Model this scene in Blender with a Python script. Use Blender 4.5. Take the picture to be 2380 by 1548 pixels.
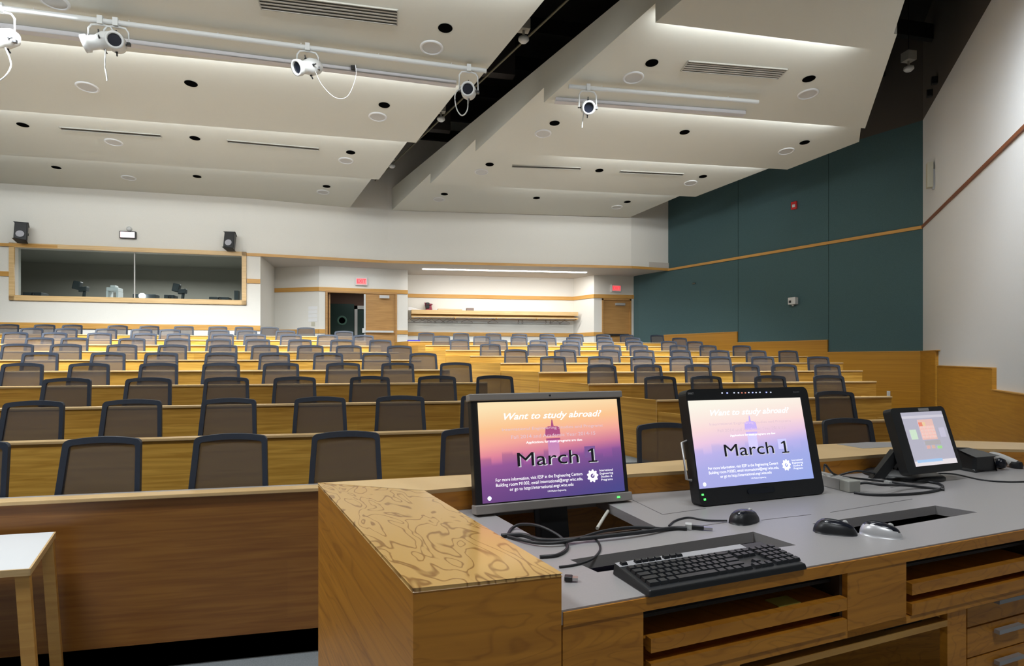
import bpy, math, random
from mathutils import Vector, Matrix
from mathutils.geometry import tessellate_polygon
random.seed(7)
for _o in list(bpy.data.objects): bpy.data.objects.remove(_o)
sc = bpy.context.scene
COL = sc.collection
# ---------------------------------------------------------------- camera, world, exposure
F, CX, HY, EYE, YAW = 1350.0, 1190.0, 835.0, 1.5, math.radians(12.5)
S_, C_ = math.sin(YAW), math.cos(YAW)
cd = bpy.data.cameras.new('camera'); cam = bpy.data.objects.new('camera', cd); COL.objects.link(cam)
cam.location = (0, 0, EYE); cam.rotation_euler = (math.pi/2, 0, -YAW)
cd.sensor_width = 36; cd.lens = 36*F/2380; cd.shift_y = (HY-774)/2380; cd.clip_start = .05; cd.clip_end = 200
sc.camera = cam
w = bpy.data.worlds.new('world'); sc.world = w; w.use_nodes = True
w.node_tree.nodes['Background'].inputs[0].default_value = (.8, .85, 1, 1)
w.node_tree.nodes['Background'].inputs[1].default_value = .02
sc.view_settings.view_transform = 'Standard'; sc.view_settings.look = 'None'
sc.view_settings.exposure = 0.15; sc.view_settings.gamma = 1; sc.view_settings.use_curve_mapping = False
sc.cycles.max_bounces = 8; sc.cycles.diffuse_bounces = 5; sc.cycles.glossy_bounces = 3
sc.cycles.transparent_max_bounces = 16; sc.cycles.sample_clamp_indirect = 6
def area_lamp(name, loc, direction, sx, sy, power, color=(.955, 1.0, 1.03), spread=180, align=None):
    l = bpy.data.lights.new(name, 'AREA'); l.shape = 'RECTANGLE'; l.size = sx; l.size_y = sy
    l.energy = power; l.color = color; l.spread = math.radians(spread)
    o = bpy.data.objects.new(name, l); COL.objects.link(o)
    d = Vector(direction).normalized(); z = -d
    x = Vector(align).normalized() if align else Vector((1, 0, 0))
    x = (x - z*x.dot(z)).normalized(); y = z.cross(x)
    m = Matrix((x, y, z)).transposed().to_4x4(); m.translation = Vector(loc); o.matrix_world = m
    return o
COVE, GENERAL = 56, 252
# the coves: one long lamp behind the far edge of every ceiling raft, washing the next raft
LEFT_EDGES = [-1.3, 1.3, 3.95, 6.55, 9.15, 11.76, 14.36, 17.15]
RIGHT_EDGES = [(-.8, -1.0), (1.75, 1.6), (4.35, 4.2), (6.9, 6.82), (9.45, 9.23), (11.98, 11.62), (14.42, 14.06), (17.35, 16.72)]
def XL(y): return -.11-(y-14.38)*.286        # slot edge of the left rafts
def XR(y): return 3.42-(y-6.9)*.3035          # slot edge of the right rafts
def XO(y):                                    # outer edge of the right rafts
    return 8.85+(y-9.23)*.80 if y < 10.15 else 9.585-(y-10.15)*.374
CW = {3.95: .3, 6.55: 1, 9.15: 1, 11.76: .8, 14.36: .45}
for y in LEFT_EDGES[2:-1]:
    x1 = XL(y)-.15; x0 = -10.8
    area_lamp('cove_lamp', ((x0+x1)/2, y+.07, 5.96), (0, 1, .22), x1-x0, .08, COVE*CW[y]*(x1-x0)/9, spread=150)
for ya, yb in RIGHT_EDGES[3:-1]:
    xa, xb = XR(ya)+.15, XO(yb)-.3
    area_lamp('cove_lamp', ((xa+xb)/2, (ya+yb)/2+.08, 5.96), (0, 1, .22), xb-xa, .08, COVE*(.62 if ya > 14 else .9)*(xb-xa)/9, spread=150, align=(xb-xa, yb-ya, 0))
# fill lamps added below the ceiling to brighten seats, stage and console
for x, y, p, pw in ((-6, 11.6, 1.25, 3.5), (-1.5, 11.6, .9, 2.5), (4.6, 11.8, 1.2, 3.5), (-5.5, 8.0, 1.0, 3.5), (-1.0, 7.6, .5, 2), (4.6, 8.0, 1.0, 3)):
    area_lamp('fill_lamp', (x, y, 5.72), (0, .42, -1), pw, .5, GENERAL*p, spread=105)
for x, y, p, pw in ((-4.5, 5.0, .2, 3), (4.6, 5.2, .14, 3), (-3.2, 2.2, .42, 1.5), (.9, 2.2, .13, 1.2), (1.0, -1.2, .16, 1.5)):
    area_lamp('fill_lamp', (x, y, 5.72), (0, 0, -1), pw, .5, GENERAL*p, spread=125)
area_lamp('niche_lamp', (3.9, 18.25, 4.28), (0, .15, -1), 5.3, .14, 90, color=(1, .98, .95))
area_lamp('vestibule_lamp', (-1.0, 17.75, 4.28), (0, .2, -1), 2.0, .14, 10)
area_lamp('booth_lamp', (-6.5, 18.6, 4.0), (0, 0, -1), 4.0, .4, 120, color=(1, .97, .95))
area_lamp('wall_wash_lamp', (5.6, 5.2, 5.6), (.75, .55, -.85), 1.5, .3, 45, spread=100)
area_lamp('corridor_lamp', (-.6, 20.3, 3.9), (0, 0, -1), 1.5, .4, 10)

# ---------------------------------------------------------------- projection helpers (known heights / planes)
def c2w(xc, zc, rel=None, z=None):
    return Vector((zc*S_+xc*C_, zc*C_-xc*S_, (EYE+rel) if rel is not None else z))
def ray(x, y):
    a = (x-CX)/F; b = -(y-HY)/F
    return Vector((S_+a*C_, C_-a*S_, b))
def PZ(x, y, z):
    r = ray(x, y); return Vector((0, 0, EYE))+r*((z-EYE)/r.z)
def PP(x, y, p0, n):
    r = ray(x, y); o = Vector((0, 0, EYE)); n = Vector(n)
    return o+r*((Vector(p0)-o).dot(n)/r.dot(n))
def XatY(x, Y):
    r = ray(x, HY); return r.x*Y/r.y

# ---------------------------------------------------------------- materials
def newmat(name):
    m = bpy.data.materials.new(name); m.use_nodes = True
    return m, m.node_tree, m.node_tree.nodes['Principled BSDF']
def nd(nt, t, **k):
    n = nt.nodes.new(t)
    for a, v in k.items(): setattr(n, a, v)
    return n
def mat(name, col, rough=.6, metal=0, noise=0, nscale=40, bump=0, spec=.5, emit=0, coat=0):
    m, nt, b = newmat(name)
    b.inputs['Base Color'].default_value = (*col, 1); b.inputs['Roughness'].default_value = rough
    b.inputs['Metallic'].default_value = metal; b.inputs['Specular IOR Level'].default_value = spec
    if emit: b.inputs['Emission Color'].default_value = (*col, 1); b.inputs['Emission Strength'].default_value = emit
    if coat: b.inputs['Coat Weight'].default_value = coat
    if noise or bump:
        g = nd(nt, 'ShaderNodeNewGeometry'); t = nd(nt, 'ShaderNodeTexNoise'); t.inputs['Scale'].default_value = nscale
        t.inputs['Detail'].default_value = 3
        nt.links.new(g.outputs['Position'], t.inputs['Vector'])
        if noise:
            r = nd(nt, 'ShaderNodeMix', data_type='RGBA')
            r.inputs[6].default_value = (*[c*(1-noise) for c in col], 1); r.inputs[7].default_value = (*[min(1, c*(1+noise)) for c in col], 1)
            nt.links.new(t.outputs['Fac'], r.inputs[0]); nt.links.new(r.outputs[2], b.inputs['Base Color'])
        if bump:
            bp = nd(nt, 'ShaderNodeBump'); bp.inputs['Strength'].default_value = bump; bp.inputs['Distance'].default_value = .005
            nt.links.new(t.outputs['Fac'], bp.inputs['Height']); nt.links.new(bp.outputs[0], b.inputs['Normal'])
    return m
def wood(name, light, dark, rough=.38, top=False, patch=.5, patchw=1.7, patchh=.42, ang=0, cath=0, streak=22):
    """oak veneer: grain runs horizontally, leaves of veneer differ in tone"""
    m, nt, b = newmat(name); L = nt.links.new
    g = nd(nt, 'ShaderNodeNewGeometry'); s = nd(nt, 'ShaderNodeSeparateXYZ'); L(g.outputs['Position'], s.inputs[0])
    def math_(op, a, bb):
        n = nd(nt, 'ShaderNodeMath', operation=op)
        for i, v in enumerate((a, bb)):
            if isinstance(v, (int, float)): n.inputs[i].default_value = v
            elif v is not None: L(v, n.inputs[i])
        return n.outputs[0]
    ca, sa = math.cos(ang), math.sin(ang)
    u = math_('ADD', math_('MULTIPLY', s.outputs[0], ca if top else .86), math_('MULTIPLY', s.outputs[1], sa if top else .5))
    v = math_('ADD', math_('MULTIPLY', s.outputs[0], -sa), math_('MULTIPLY', s.outputs[1], ca)) if top else s.outputs[2]
    cu = nd(nt, 'ShaderNodeCombineXYZ'); L(math_('MULTIPLY', u, 1.3), cu.inputs[0]); L(math_('MULTIPLY', v, streak), cu.inputs[1])
    n1 = nd(nt, 'ShaderNodeTexNoise'); n1.inputs['Scale'].default_value = 1.6; n1.inputs['Detail'].default_value = 5; n1.inputs['Distortion'].default_value = .6
    L(cu.outputs[0], n1.inputs['Vector'])
    fac = n1.outputs['Fac']
    if cath:
        c2 = nd(nt, 'ShaderNodeCombineXYZ'); L(math_('MULTIPLY', u, 4.0), c2.inputs[0]); L(math_('MULTIPLY', v, 11.), c2.inputs[1])
        n2 = nd(nt, 'ShaderNodeTexNoise'); n2.inputs['Scale'].default_value = 1.3; n2.inputs['Detail'].default_value = 1.5; n2.inputs['Distortion'].default_value = .8
        L(c2.outputs[0], n2.inputs['Vector'])
        sn = math_('SINE', math_('MULTIPLY', n2.outputs['Fac'], 44.0), None)
        sn = math_('POWER', math_('ADD', math_('MULTIPLY', sn, .5), .5), 8.0)
        fac = math_('ADD', math_('MULTIPLY', fac, 1-cath), math_('MULTIPLY', sn, cath))
    ramp = nd(nt, 'ShaderNodeValToRGB'); ramp.color_ramp.elements[0].position = .33; ramp.color_ramp.elements[1].position = .70
    ramp.color_ramp.elements[0].color = (*light, 1); ramp.color_ramp.elements[1].color = (*dark, 1)
    L(fac, ramp.inputs[0])
    out = ramp.outputs[0]
    if patch:
        cb = nd(nt, 'ShaderNodeCombineXYZ'); L(u, cb.inputs[0]); L(v, cb.inputs[1])
        br = nd(nt, 'ShaderNodeTexBrick'); br.inputs['Scale'].default_value = 1; br.inputs['Mortar Size'].default_value = 0
        br.inputs['Brick Width'].default_value = patchw; br.inputs['Row Height'].default_value = patchh; br.offset = .37
        br.inputs['Color1'].default_value = (1, 1, 1, 1); br.inputs['Color2'].default_value = (.70, .62, .52, 1)
        L(cb.outputs[0], br.inputs['Vector'])
        mx = nd(nt, 'ShaderNodeMix', data_type='RGBA', blend_type='MULTIPLY'); mx.inputs[0].default_value = patch
        L(out, mx.inputs[6]); L(br.outputs['Color'], mx.inputs[7]); out = mx.outputs[2]
    L(out, b.inputs['Base Color']); b.inputs['Roughness'].default_value = rough
    if cath > .4: b.inputs['Specular IOR Level'].default_value = .8
    return m
M = {}
M['oak'] = wood('oak_veneer', (.80, .46, .088), (.52, .26, .036), patch=.85, patchw=1.45)
M['oak_warm'] = wood('oak_wainscot', (.54, .26, .026), (.42, .19, .017), patchw=2.4, patchh=.6, patch=.4)
M['oak_console'] = wood('oak_console', (.66, .275, .03), (.42, .158, .016), patch=.15, cath=.16, streak=22)
M['oak_front_shaded'] = wood('oak_front_panel_shaded', (.36, .155, .03), (.24, .09, .017), patchw=2.1, patchh=.33, patch=1)  # redder veneer, with the dimness of the front row darkened into its colour
M['oak_top'] = wood('oak_console_top', (.64, .385, .125), (.33, .165, .045), top=True, ang=math.radians(106), patch=0, cath=.48, rough=.14, streak=30)
M['oak_trim'] = wood('oak_trim', (.62, .34, .085), (.50, .25, .055), patch=0)
M['oak_cap'] = wood('oak_edge', (.74, .52, .26), (.60, .39, .17), patch=0)
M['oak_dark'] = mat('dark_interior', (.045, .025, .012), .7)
M['beige'] = mat('beige_wall_fabric', (.73, .71, .655), .9, noise=.05, nscale=90, bump=.15)
M['soffit'] = mat('soffit_paint', (.52, .48, .43), .9)
M['green'] = mat('green_wall_fabric', (.058, .112, .118), .95, noise=.2, nscale=60, bump=.2)
M['white_wall'] = mat('white_wall_fabric', (.69, .71, .73), .9, noise=.03, nscale=50)
M['ceiling'] = mat('ceiling_paint', (.61, .605, .54), .92, noise=.015, nscale=30)
M['black'] = mat('black_plenum', (.012, .012, .012), .9)
M['plenum_wall'] = mat('plenum_wall_paint', (.085, .075, .065), .9)
M['carpet'] = mat('carpet', (.22, .24, .25), .95, noise=.3, nscale=150, bump=.6)
M['base'] = mat('black_rubber_base', (.012, .011, .011), .6)
M['frame'] = mat('chair_frame_plastic', (.026, .034, .052), .45)
M['seat'] = mat('chair_seat_fabric', (.03, .03, .035), .9)
M['steel'] = mat('steel', (.55, .55, .56), .3, metal=1)
M['laminate'] = mat('grey_laminate', (.36, .345, .345), .38, noise=.06, nscale=220)
M['white'] = mat('white_paint', (.60, .61, .60), .5)
M['white_lam'] = mat('white_laminate', (.78, .80, .82), .4)
M['grey'] = mat('grey_metal', (.42, .42, .43), .4, metal=.3)
M['black_pl'] = mat('black_plastic', (.015, .016, .018), .4)
M['black_gl'] = mat('glossy_black_plastic', (.012, .014, .022), .18)
M['cable'] = mat('cable_rubber', (.02, .021, .024), .45)
M['silver'] = mat('silver_plastic', (.48, .47, .46), .35, metal=.4)
M['bezel'] = mat('bezel_grey', (.36, .335, .315), .45)
M['door'] = wood('oak_door', (.50, .27, .085), (.38, .19, .055), patch=0)
M['red'] = mat('red_plastic', (.55, .02, .02), .4)
M['glow'] = mat('fluorescent_tube', (1, .98, .97), emit=9)
M['ring'] = mat('speaker_ring', (.66, .66, .655), .6)
M['grille'] = mat('speaker_grille', (.54, .535, .52), .8)
M['vent'] = mat('vent_metal', (.40, .385, .34), .7)
M['slot'] = mat('vent_gap', (.07, .065, .055), .9)
M['dark_hole'] = mat('downlight_baffle', (.003, .003, .003), 1, spec=0)
M['blue'] = mat('blue_cover', (.03, .03, .45), .5)
M['yellow'] = mat('yellow_paper', (.60, .55, .12), .7)
M['paper'] = mat('paper', (.78, .78, .78), .8)
M['tan'] = mat('tan_plastic', (.50, .48, .38), .6)
M['raceway'] = mat('raceway_paint', (.56, .55, .57), .5)
M['led_green'] = mat('green_led', (.1, 1, .15), emit=1.5)
M['led_blue'] = mat('blue_led', (.3, .35, 1), emit=2)
M['led_white'] = mat('white_led', (.75, .8, 1), emit=.8)
M['led_red'] = mat('red_led', (.9, .3, .2), emit=.6)
def mesh_mat():
    m, nt, b = newmat('chair_mesh'); L = nt.links.new
    b.inputs['Base Color'].default_value = (.078, .064, .058, 1); b.inputs['Roughness'].default_value = .8
    t = nd(nt, 'ShaderNodeBsdfTransparent'); t.inputs[0].default_value = (1, 1, 1, 1)
    mx = nd(nt, 'ShaderNodeMixShader'); mx.inputs[0].default_value = .80
    o = nt.nodes['Material Output']; L(t.outputs[0], mx.inputs[1]); L(b.outputs[0], mx.inputs[2]); L(mx.outputs[0], o.inputs[0])
    return m
M['mesh'] = mesh_mat()
def glass_mat():
    m, nt, b = newmat('window_glass'); L = nt.links.new
    g = nd(nt, 'ShaderNodeBsdfGlossy'); g.inputs['Roughness'].default_value = .02
    t = nd(nt, 'ShaderNodeBsdfTransparent'); t.inputs[0].default_value = (.80, .84, .85, 1)
    mx = nd(nt, 'ShaderNodeMixShader'); mx.inputs[0].default_value = .006
    L(t.outputs[0], nt.nodes['Material Output'].inputs[0])
    return m
M['glass'] = glass_mat()

# ---------------------------------------------------------------- mesh builder
class MB:
    def __init__(s): s.v = []; s.f = []; s.smooth = set(); s.uv = None
    def add(s, vs, fs, smooth=False):
        o = len(s.v); s.v += [Vector(p) for p in vs]
        for f in fs:
            if smooth: s.smooth.add(len(s.f))
            s.f.append(tuple(i+o for i in f))
        return s
    def box(s, x0, x1, y0, y1, z0, z1):
        v = [(x, y, z) for z in (z0, z1) for y in (y0, y1) for x in (x0, x1)]
        return s.add(v, [(0, 2, 3, 1), (4, 5, 7, 6), (0, 1, 5, 4), (2, 6, 7, 3), (0, 4, 6, 2), (1, 3, 7, 5)])
    def obox(s, p, ex, ey, ez):
        """box from corner p spanned by three vectors"""
        p, ex, ey, ez = map(Vector, (p, ex, ey, ez))
        v = [p+ex*a+ey*b+ez*c for c in (0, 1) for b in (0, 1) for a in (0, 1)]
        return s.add(v, [(0, 2, 3, 1), (4, 5, 7, 6), (0, 1, 5, 4), (2, 6, 7, 3), (0, 4, 6, 2), (1, 3, 7, 5)])
    def prism(s, pts, z0, z1):
        """pts 2D; z0 / z1 numbers or per-point lists"""
        n = len(pts)
        a = [z0]*n if isinstance(z0, (int, float)) else z0
        b = [z1]*n if isinstance(z1, (int, float)) else z1
        v = [(p[0], p[1], a[i]) for i, p in enumerate(pts)]+[(p[0], p[1], b[i]) for i, p in enumerate(pts)]
        t = tessellate_polygon([[Vector((p[0], p[1], 0)) for p in pts]])
        f = [tuple(q) for q in t]+[tuple(i+n for i in reversed(q)) for q in t]
        f += [(i, (i+1) % n, (i+1) % n+n, i+n) for i in range(n)]
        return s.add(v, f)
    def wall(s, pts, z0, z1, th):
        """vertical wall along a 2D polyline, thickness to the left of travel"""
        n = len(pts); off = []
        P = [Vector((p[0], p[1])) for p in pts]
        for i in range(n):
            ds = []
            if i > 0: ds.append((P[i]-P[i-1]).normalized())
            if i < n-1: ds.append((P[i+1]-P[i]).normalized())
            d = sum(ds, Vector((0, 0))).normalized(); nn = Vector((-d.y, d.x))
            k = 1/max(.3, nn.dot(Vector((-ds[0].y, ds[0].x))))
            off.append(P[i]+nn*th*k)
        for i in range(n-1):
            q = [P[i], P[i+1], off[i+1], off[i]]
            a = z0 if isinstance(z0, (int, float)) else None
            s.prism([(p.x, p.y) for p in q], z0, z1)
        return s
    def tube(s, path, r, n=8, closed=False):
        P = [Vector(p) for p in path]; m = len(P); rings = []
        up = Vector((0, 0, 1))
        for i in range(m):
            a = P[(i-1) % m] if (closed or i > 0) else P[i]; b = P[(i+1) % m] if (closed or i < m-1) else P[i]
            t = (b-a).normalized(); x = t.cross(up)
            if x.length < .05: x = t.cross(Vector((0, 1, 0)))
            x.normalize(); y = x.cross(t); rr = r[i] if isinstance(r, (list, tuple)) else r
            rings.append([P[i]+(x*math.cos(2*math.pi*k/n)+y*math.sin(2*math.pi*k/n))*rr for k in range(n)])
        v = [p for q in rings for p in q]; f = []
        for i in range(m if closed else m-1):
            j = (i+1) % m
            for k in range(n): f.append((i*n+k, i*n+(k+1) % n, j*n+(k+1) % n, j*n+k))
        s.add(v, f, True)
        if not closed: s.add(rings[0], [tuple(range(n))]); s.add(rings[-1], [tuple(reversed(range(n)))])
        return s
    def lathe(s, prof, n=24, M4=None, smooth=True):
        v = []; f = []
        for r, z in prof:
            for k in range(n): v.append(Vector((r*math.cos(2*math.pi*k/n), r*math.sin(2*math.pi*k/n), z)))
        for i in range(len(prof)-1):
            for k in range(n): f.append((i*n+k, i*n+(k+1) % n, (i+1)*n+(k+1) % n, (i+1)*n+k))
        if M4: v = [M4 @ p for p in v]
        s.add(v, f, smooth)
        if prof[0][0] > 0: s.add(v[:n], [tuple(reversed(range(n)))])
        if prof[-1][0] > 0: s.add(v[-n:], [tuple(range(n))])
        return s
    def xf(s, m): s.v = [m @ p for p in s.v]; return s
    def build(s, name, mt, parent=None, bevel=0, origin=None):
        me = bpy.data.meshes.new(name); o = bpy.data.objects.new(name, me); COL.objects.link(o)
        if parent is not None: off = Vector(parent['_o'])
        else:
            if origin is None:
                xs = [p.x for p in s.v]; ys = [p.y for p in s.v]; zs = [p.z for p in s.v]
                origin = ((min(xs)+max(xs))/2, (min(ys)+max(ys))/2, min(zs))
            off = Vector(origin); o.location = off
        o['_o'] = tuple(off)
        me.from_pydata([tuple(p-off) for p in s.v], [], s.f)
        if s.uv:
            l = me.uv_layers.new(name='UVMap')
            for i, q in enumerate(s.uv): l.data[i].uv = q
        for i in s.smooth: me.polygons[i].use_smooth = True
        me.validate(); me.update()
        if mt is not None: me.materials.append(M[mt] if isinstance(mt, str) else mt)
        if bevel:
            b = o.modifiers.new('bevel', 'BEVEL'); b.width = bevel; b.segments = 2; b.limit_method = 'ANGLE'
        if parent is not None: o.parent = parent
        return o
def thing(name, loc, label=None, cat=None, group=None):
    o = bpy.data.objects.new(name, None); COL.objects.link(o); o.location = loc; o.empty_display_size = .1
    o['_o'] = tuple(loc); tag(o, label, cat, group); return o
def tag(o, label=None, cat=None, group=None, kind=None):
    if label: o['label'] = label
    if cat: o['category'] = cat
    if group: o['group'] = group
    if kind: o['kind'] = kind
    return o
def struct(o): o['kind'] = 'structure'; return o
def dup(o, parent=None):
    c = o.copy(); COL.objects.link(c)
    if parent is not None: c.parent = parent
    for ch in [q for q in bpy.data.objects if q.parent == o]: dup(ch, c)
    return c
def frame(origin, ex, ey):
    ex = Vector(ex).normalized(); ey = Vector(ey).normalized(); n = ex.cross(ey).normalized()
    m = Matrix((ex, ey, n)).transposed().to_4x4(); m.translation = Vector(origin); return m
ORD = ['', 'first', 'second', 'third', 'fourth', 'fifth', 'sixth', 'seventh', 'eighth', 'ninth', 'tenth', 'eleventh', 'twelfth']
# ================================================================ room shell
WY = [(-11.0, 16.82), (-9.3, 16.85), (-3.28, 17.0), (.12, 17.4), (7.5, 16.77), (8.86, 16.98)]   # face of the upper back wall
GF, GN = (8.86, 16.98), (11.35, 10.3)                       # green wall far / near
WD = Vector((-.678, -.874)).normalized()
WE = (GN[0]+WD.x*10.2, GN[1]+WD.y*10.2)                     # end of the oblique white wall
ZT, ZW = EYE+2.86, EYE+5.15                                 # trim line, top of fabric walls
ZD = 8.7
# floor and tiers
o = MB().box(-11.2, 12.2, -4.2, 22.5, -.45, -.235).build('floor', 'carpet'); struct(o)
RL, RR, DESK = .149, .137, .748
def YK(k): return 1.337*(k+1.7)
def XLend(k): return 1.70-.35*(k-3)
def XRbeg(k): return 3.12-.353*(k-3)
RE = {1: 4.3, 2: 5.33, 3: 6.4, 4: 7.48, 5: 8.5, 6: 9.3, 7: 9.55, 8: 9.2, 9: 8.75, 10: 8.3}
def XG(y): return 11.35-(y-10.3)*.3728
for k in range(1, 11):
    ya = YK(k)+.02; yb = YK(k+1)+.02 if k < 10 else 19.95
    zl, zr = RL*(k-1), RR*(k-1)
    if k < 10:
        xm0, xm1 = XRbeg(k)-.03, XRbeg(k+1)-.03
        o = MB().prism([(-11, ya), (xm0, ya), (xm1, yb), (-11, yb)], -.3, zl).build('floor', 'carpet'); struct(o)
        if k >= 7: x0, x1 = XG(ya)+.05, XG(yb)+.05
        else: x0, x1 = RE[k]+.02, RE[k]+.35
        o = MB().prism([(xm0, ya), (x0, ya), (x1, yb), (xm1, yb)], -.3, zr).build('floor', 'carpet'); struct(o)
    else:
        o = MB().prism([(-11, ya), (XRbeg(10)-.03, ya), (XRbeg(10)-.35, yb), (-11, yb)], -.3, zl).build('floor', 'carpet'); struct(o)
        o = MB().prism([(XRbeg(10)-.03, ya), (XG(ya)+.05, ya), (8.4, yb), (XRbeg(10)-.35, yb)], -.3, zr).build('floor', 'carpet'); struct(o)
# upper back wall (fascia over the vestibule) and control-room wall with window opening
def facing(pts, z0, z1, th=.25): return MB().wall(pts, z0, z1, th)
o = facing(WY[2:], ZT, ZD).build('wall_back', 'beige'); struct(o)
WIN = [XatY(34, 16.86), XatY(563, 16.98)]
wz0, wz1 = EYE+1.66, EYE+2.80                                # set below from the photo's sill and head
wz1 = EYE+(835-578)/F*14.7; wz0 = EYE+(835-692)/F*14.95
mb = MB()
wl = [(-11, 16.82), (WIN[0], 16.88)]; wr = [(WIN[1], 16.97), (-3.28, 17.0)]
mb.wall(wl, 1.3, ZD, .25); mb.wall(wr, 1.3, ZD, .25)
mb.wall([(WIN[0], 16.88), (WIN[1], 16.97)], wz1, ZD, .25); mb.wall([(WIN[0], 16.88), (WIN[1], 16.97)], 1.3, wz0, .25)
mb.box(-3.53, -3.28, 17.0, 19.2, 1.3, ZT)
o = mb.build('wall_back', 'beige'); struct(o)
# trims on the back wall
def trim_run(pts, zc, h, d=.03, name='trim_1', m='oak_trim'):
    P = [(p[0], p[1]) for p in pts]
    return struct(MB().wall(P, zc-h/2, zc+h/2, -d).build(name, m))
zb_up, zb_lo = EYE+2.13, EYE+.85
trim_run(WY, ZT-.01, .075, .035)
trim_run([(-11, 16.82), (WIN[0]-.12, 16.88)], zb_up, .12)
trim_run([(WIN[1]+.12, 16.97), (-3.28, 17.0)], zb_up, .12)
trim_run([(-11, 16.82), (-9.3, 16.85), (-3.28, 17.0)], zb_lo, .14)
# window
wt = thing('window_1', ((WIN[0]+WIN[1])/2, 16.92, wz0)); struct(wt)
fw = .11
def fpt(x): return 16.88+(x-WIN[0])*(.09/(WIN[1]-WIN[0]))
mb = MB(); a, b = WIN
mb.wall([(a-fw, fpt(a-fw)), (b+fw, fpt(b+fw))], wz1, wz1+fw, -.05); mb.wall([(a-fw, fpt(a-fw)), (b+fw, fpt(b+fw))], wz0-fw, wz0, -.05)
mb.wall([(a-fw, fpt(a-fw)), (a, fpt(a))], wz0-fw, wz1+fw, -.05); mb.wall([(b, fpt(b)), (b+fw, fpt(b+fw))], wz0-fw, wz1+fw, -.05)
mb.wall([(a, fpt(a)), (b, fpt(b))], wz0-.01, wz0+.02, .25)
mb.build('window_frame', 'oak_cap', wt)
mx = XatY(309, 16.92)
MB().box(a, mx-.006, 17.02, 17.035, wz0, wz1).build('window_pane', 'glass', wt)
MB().box(mx+.006, b, 17.03, 17.045, wz0, wz1).build('window_pane', 'glass', wt)
MB().box(mx-.012, mx+.012, 17.015, 17.05, wz0, wz1).build('glass_joint', 'grille', wt)
# control booth behind the window
bw = M['booth'] = mat('booth_wall_paint', (.34, .33, .28), .9)
mb = MB().box(-11, -3.53, 20.2, 20.4, 1.3, 4.6); mb.box(-11.2, -11, 17.1, 20.4, 1.3, 4.6)
struct(mb.build('wall_booth', 'booth'))
struct(MB().box(-11.0, -10.98, 17.2, 18.5, 1.4, 4.3).build('trim_2', 'white_wall'))
struct(MB().box(-11, -3.53, 17.08, 20.4, 4.42, 4.6).build('ceiling', 'booth'))
# alcove and coat niche
A0, A1, A2 = (-3.28, 19.12), (-1.9, 18.48), (.76, 18.71)
N0, N1, N2, N3 = (.76, 19.7), (6.52, 19.44), (6.93, 18.5), (8.45, 18.5)
DX0, DX1 = XatY(762, 18.58), XatY(919, 18.66)               # open double door
EX0, EX1 = XatY(1402, 18.5), XatY(1463, 18.5)
def yA(x): return 18.48+(x+1.9)*(.23/2.66)
dz = 1.341+2.13
mb = MB(); mb.wall([(-3.53, 19.24), A0, A1], 1.3, ZT, .15)
mb.wall([A1, (DX0-.07, yA(DX0-.07))], 1.3, ZT, .15)
mb.wall([(DX0-.07, yA(DX0-.07)), (DX1+.05, yA(DX1+.05))], EYE+2.1, ZT, .15)
mb.wall([(DX1+.05, yA(DX1+.05)), A2], 1.3, ZT, .15)
struct(mb.build('wall_vestibule', 'beige'))
mb = MB(); mb.wall([A2, N0], 1.3, ZT, .12); mb.wall([N0, N1, N2], 1.2, ZT, .12)
struct(mb.build('wall_niche', 'beige'))
mb = MB(); mb.wall([N2, (EX0-.05, 18.5)], 1.2, ZT, .12); mb.wall([(EX0-.05, 18.5), (EX1+.06, 18.5)], EYE+2.06, ZT, .12); mb.wall([(EX1+.06, 18.5), N3], 1.2, ZT, .12)
struct(mb.build('wall_exit', 'beige'))
for run, zc, nm in (([(-3.53, 19.24), A0, A1, (-1.9, 18.48), A2], zb_up, 'trim_3'), ([A0, A1], zb_lo, 'trim_4'), ([A1, (DX0-.07, yA(DX0-.07))], zb_lo, 'trim_4'),
                    ([(DX1+.05, yA(DX1+.05)), A2], zb_lo, 'trim_4'), ([N0, N1, N2, N3], zb_up, 'trim_5'), ([N0, N1, N2, (EX0-.05, 18.5)], zb_lo, 'trim_6')):
    pts = [p for i, p in enumerate(run) if i == 0 or (Vector(p)-Vector(run[i-1])).length > .01]
    trim_run(pts, zc, .125, .025, nm)
# soffit over vestibule and niche
soff = [(-3.53, 17.1), (-3.28, 17.02), (.12, 17.42), (7.5, 16.79), (9.2, 17.0), (9.2, 20.0), (-3.53, 20.0)]
struct(MB().prism(soff, ZT-.03, ZT+.2).build('ceiling', 'soffit'))
# green wall, white wall, upper walls
def seams(m, gap=1.22):
    return m
struct(MB().wall([GF, GN], -.2, ZW, .25).build('wall_right', 'green'))
struct(MB().wall([(8.2, 19.9), (8.40, 18.2), GF], 1.2, ZT+.1, .25).build('wall_right', 'green'))
struct(MB().wall([GN, WE], -.2, ZW, .25).build('wall_stage', 'white_wall'))
mb = MB().wall([(8.5, 17.9), GF, GN, WE], ZW, ZD, .3); struct(mb.build('wall_plenum', 'plenum_wall'))
struct(MB().wall([WE, (WE[0]+.3, -4)], -.2, ZD, .2).build('wall_stage', 'white_wall'))
struct(MB().box(-11.3, 6, -4.2, -4, -.2, ZD).build('wall_front', 'white_wall'))
struct(MB().box(-11.3, -11, -4.2, 17.1, -.2, ZD).build('wall_left', 'green'))
gdir = (Vector(GN)-Vector(GF)).normalized()
def gp(t): p = Vector(GF).lerp(Vector(GN), t); return (p.x, p.y)
struct(MB().wall([gp(.0), GN], ZT-.05, ZT+.02, -.035).build('trim_7', 'oak_trim'))
struct(MB().wall([GN, WE], ZT-.035, ZT+.02, -.03).build('trim_8', mat('red_brown_trim', (.22, .075, .03), .5)))
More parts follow.
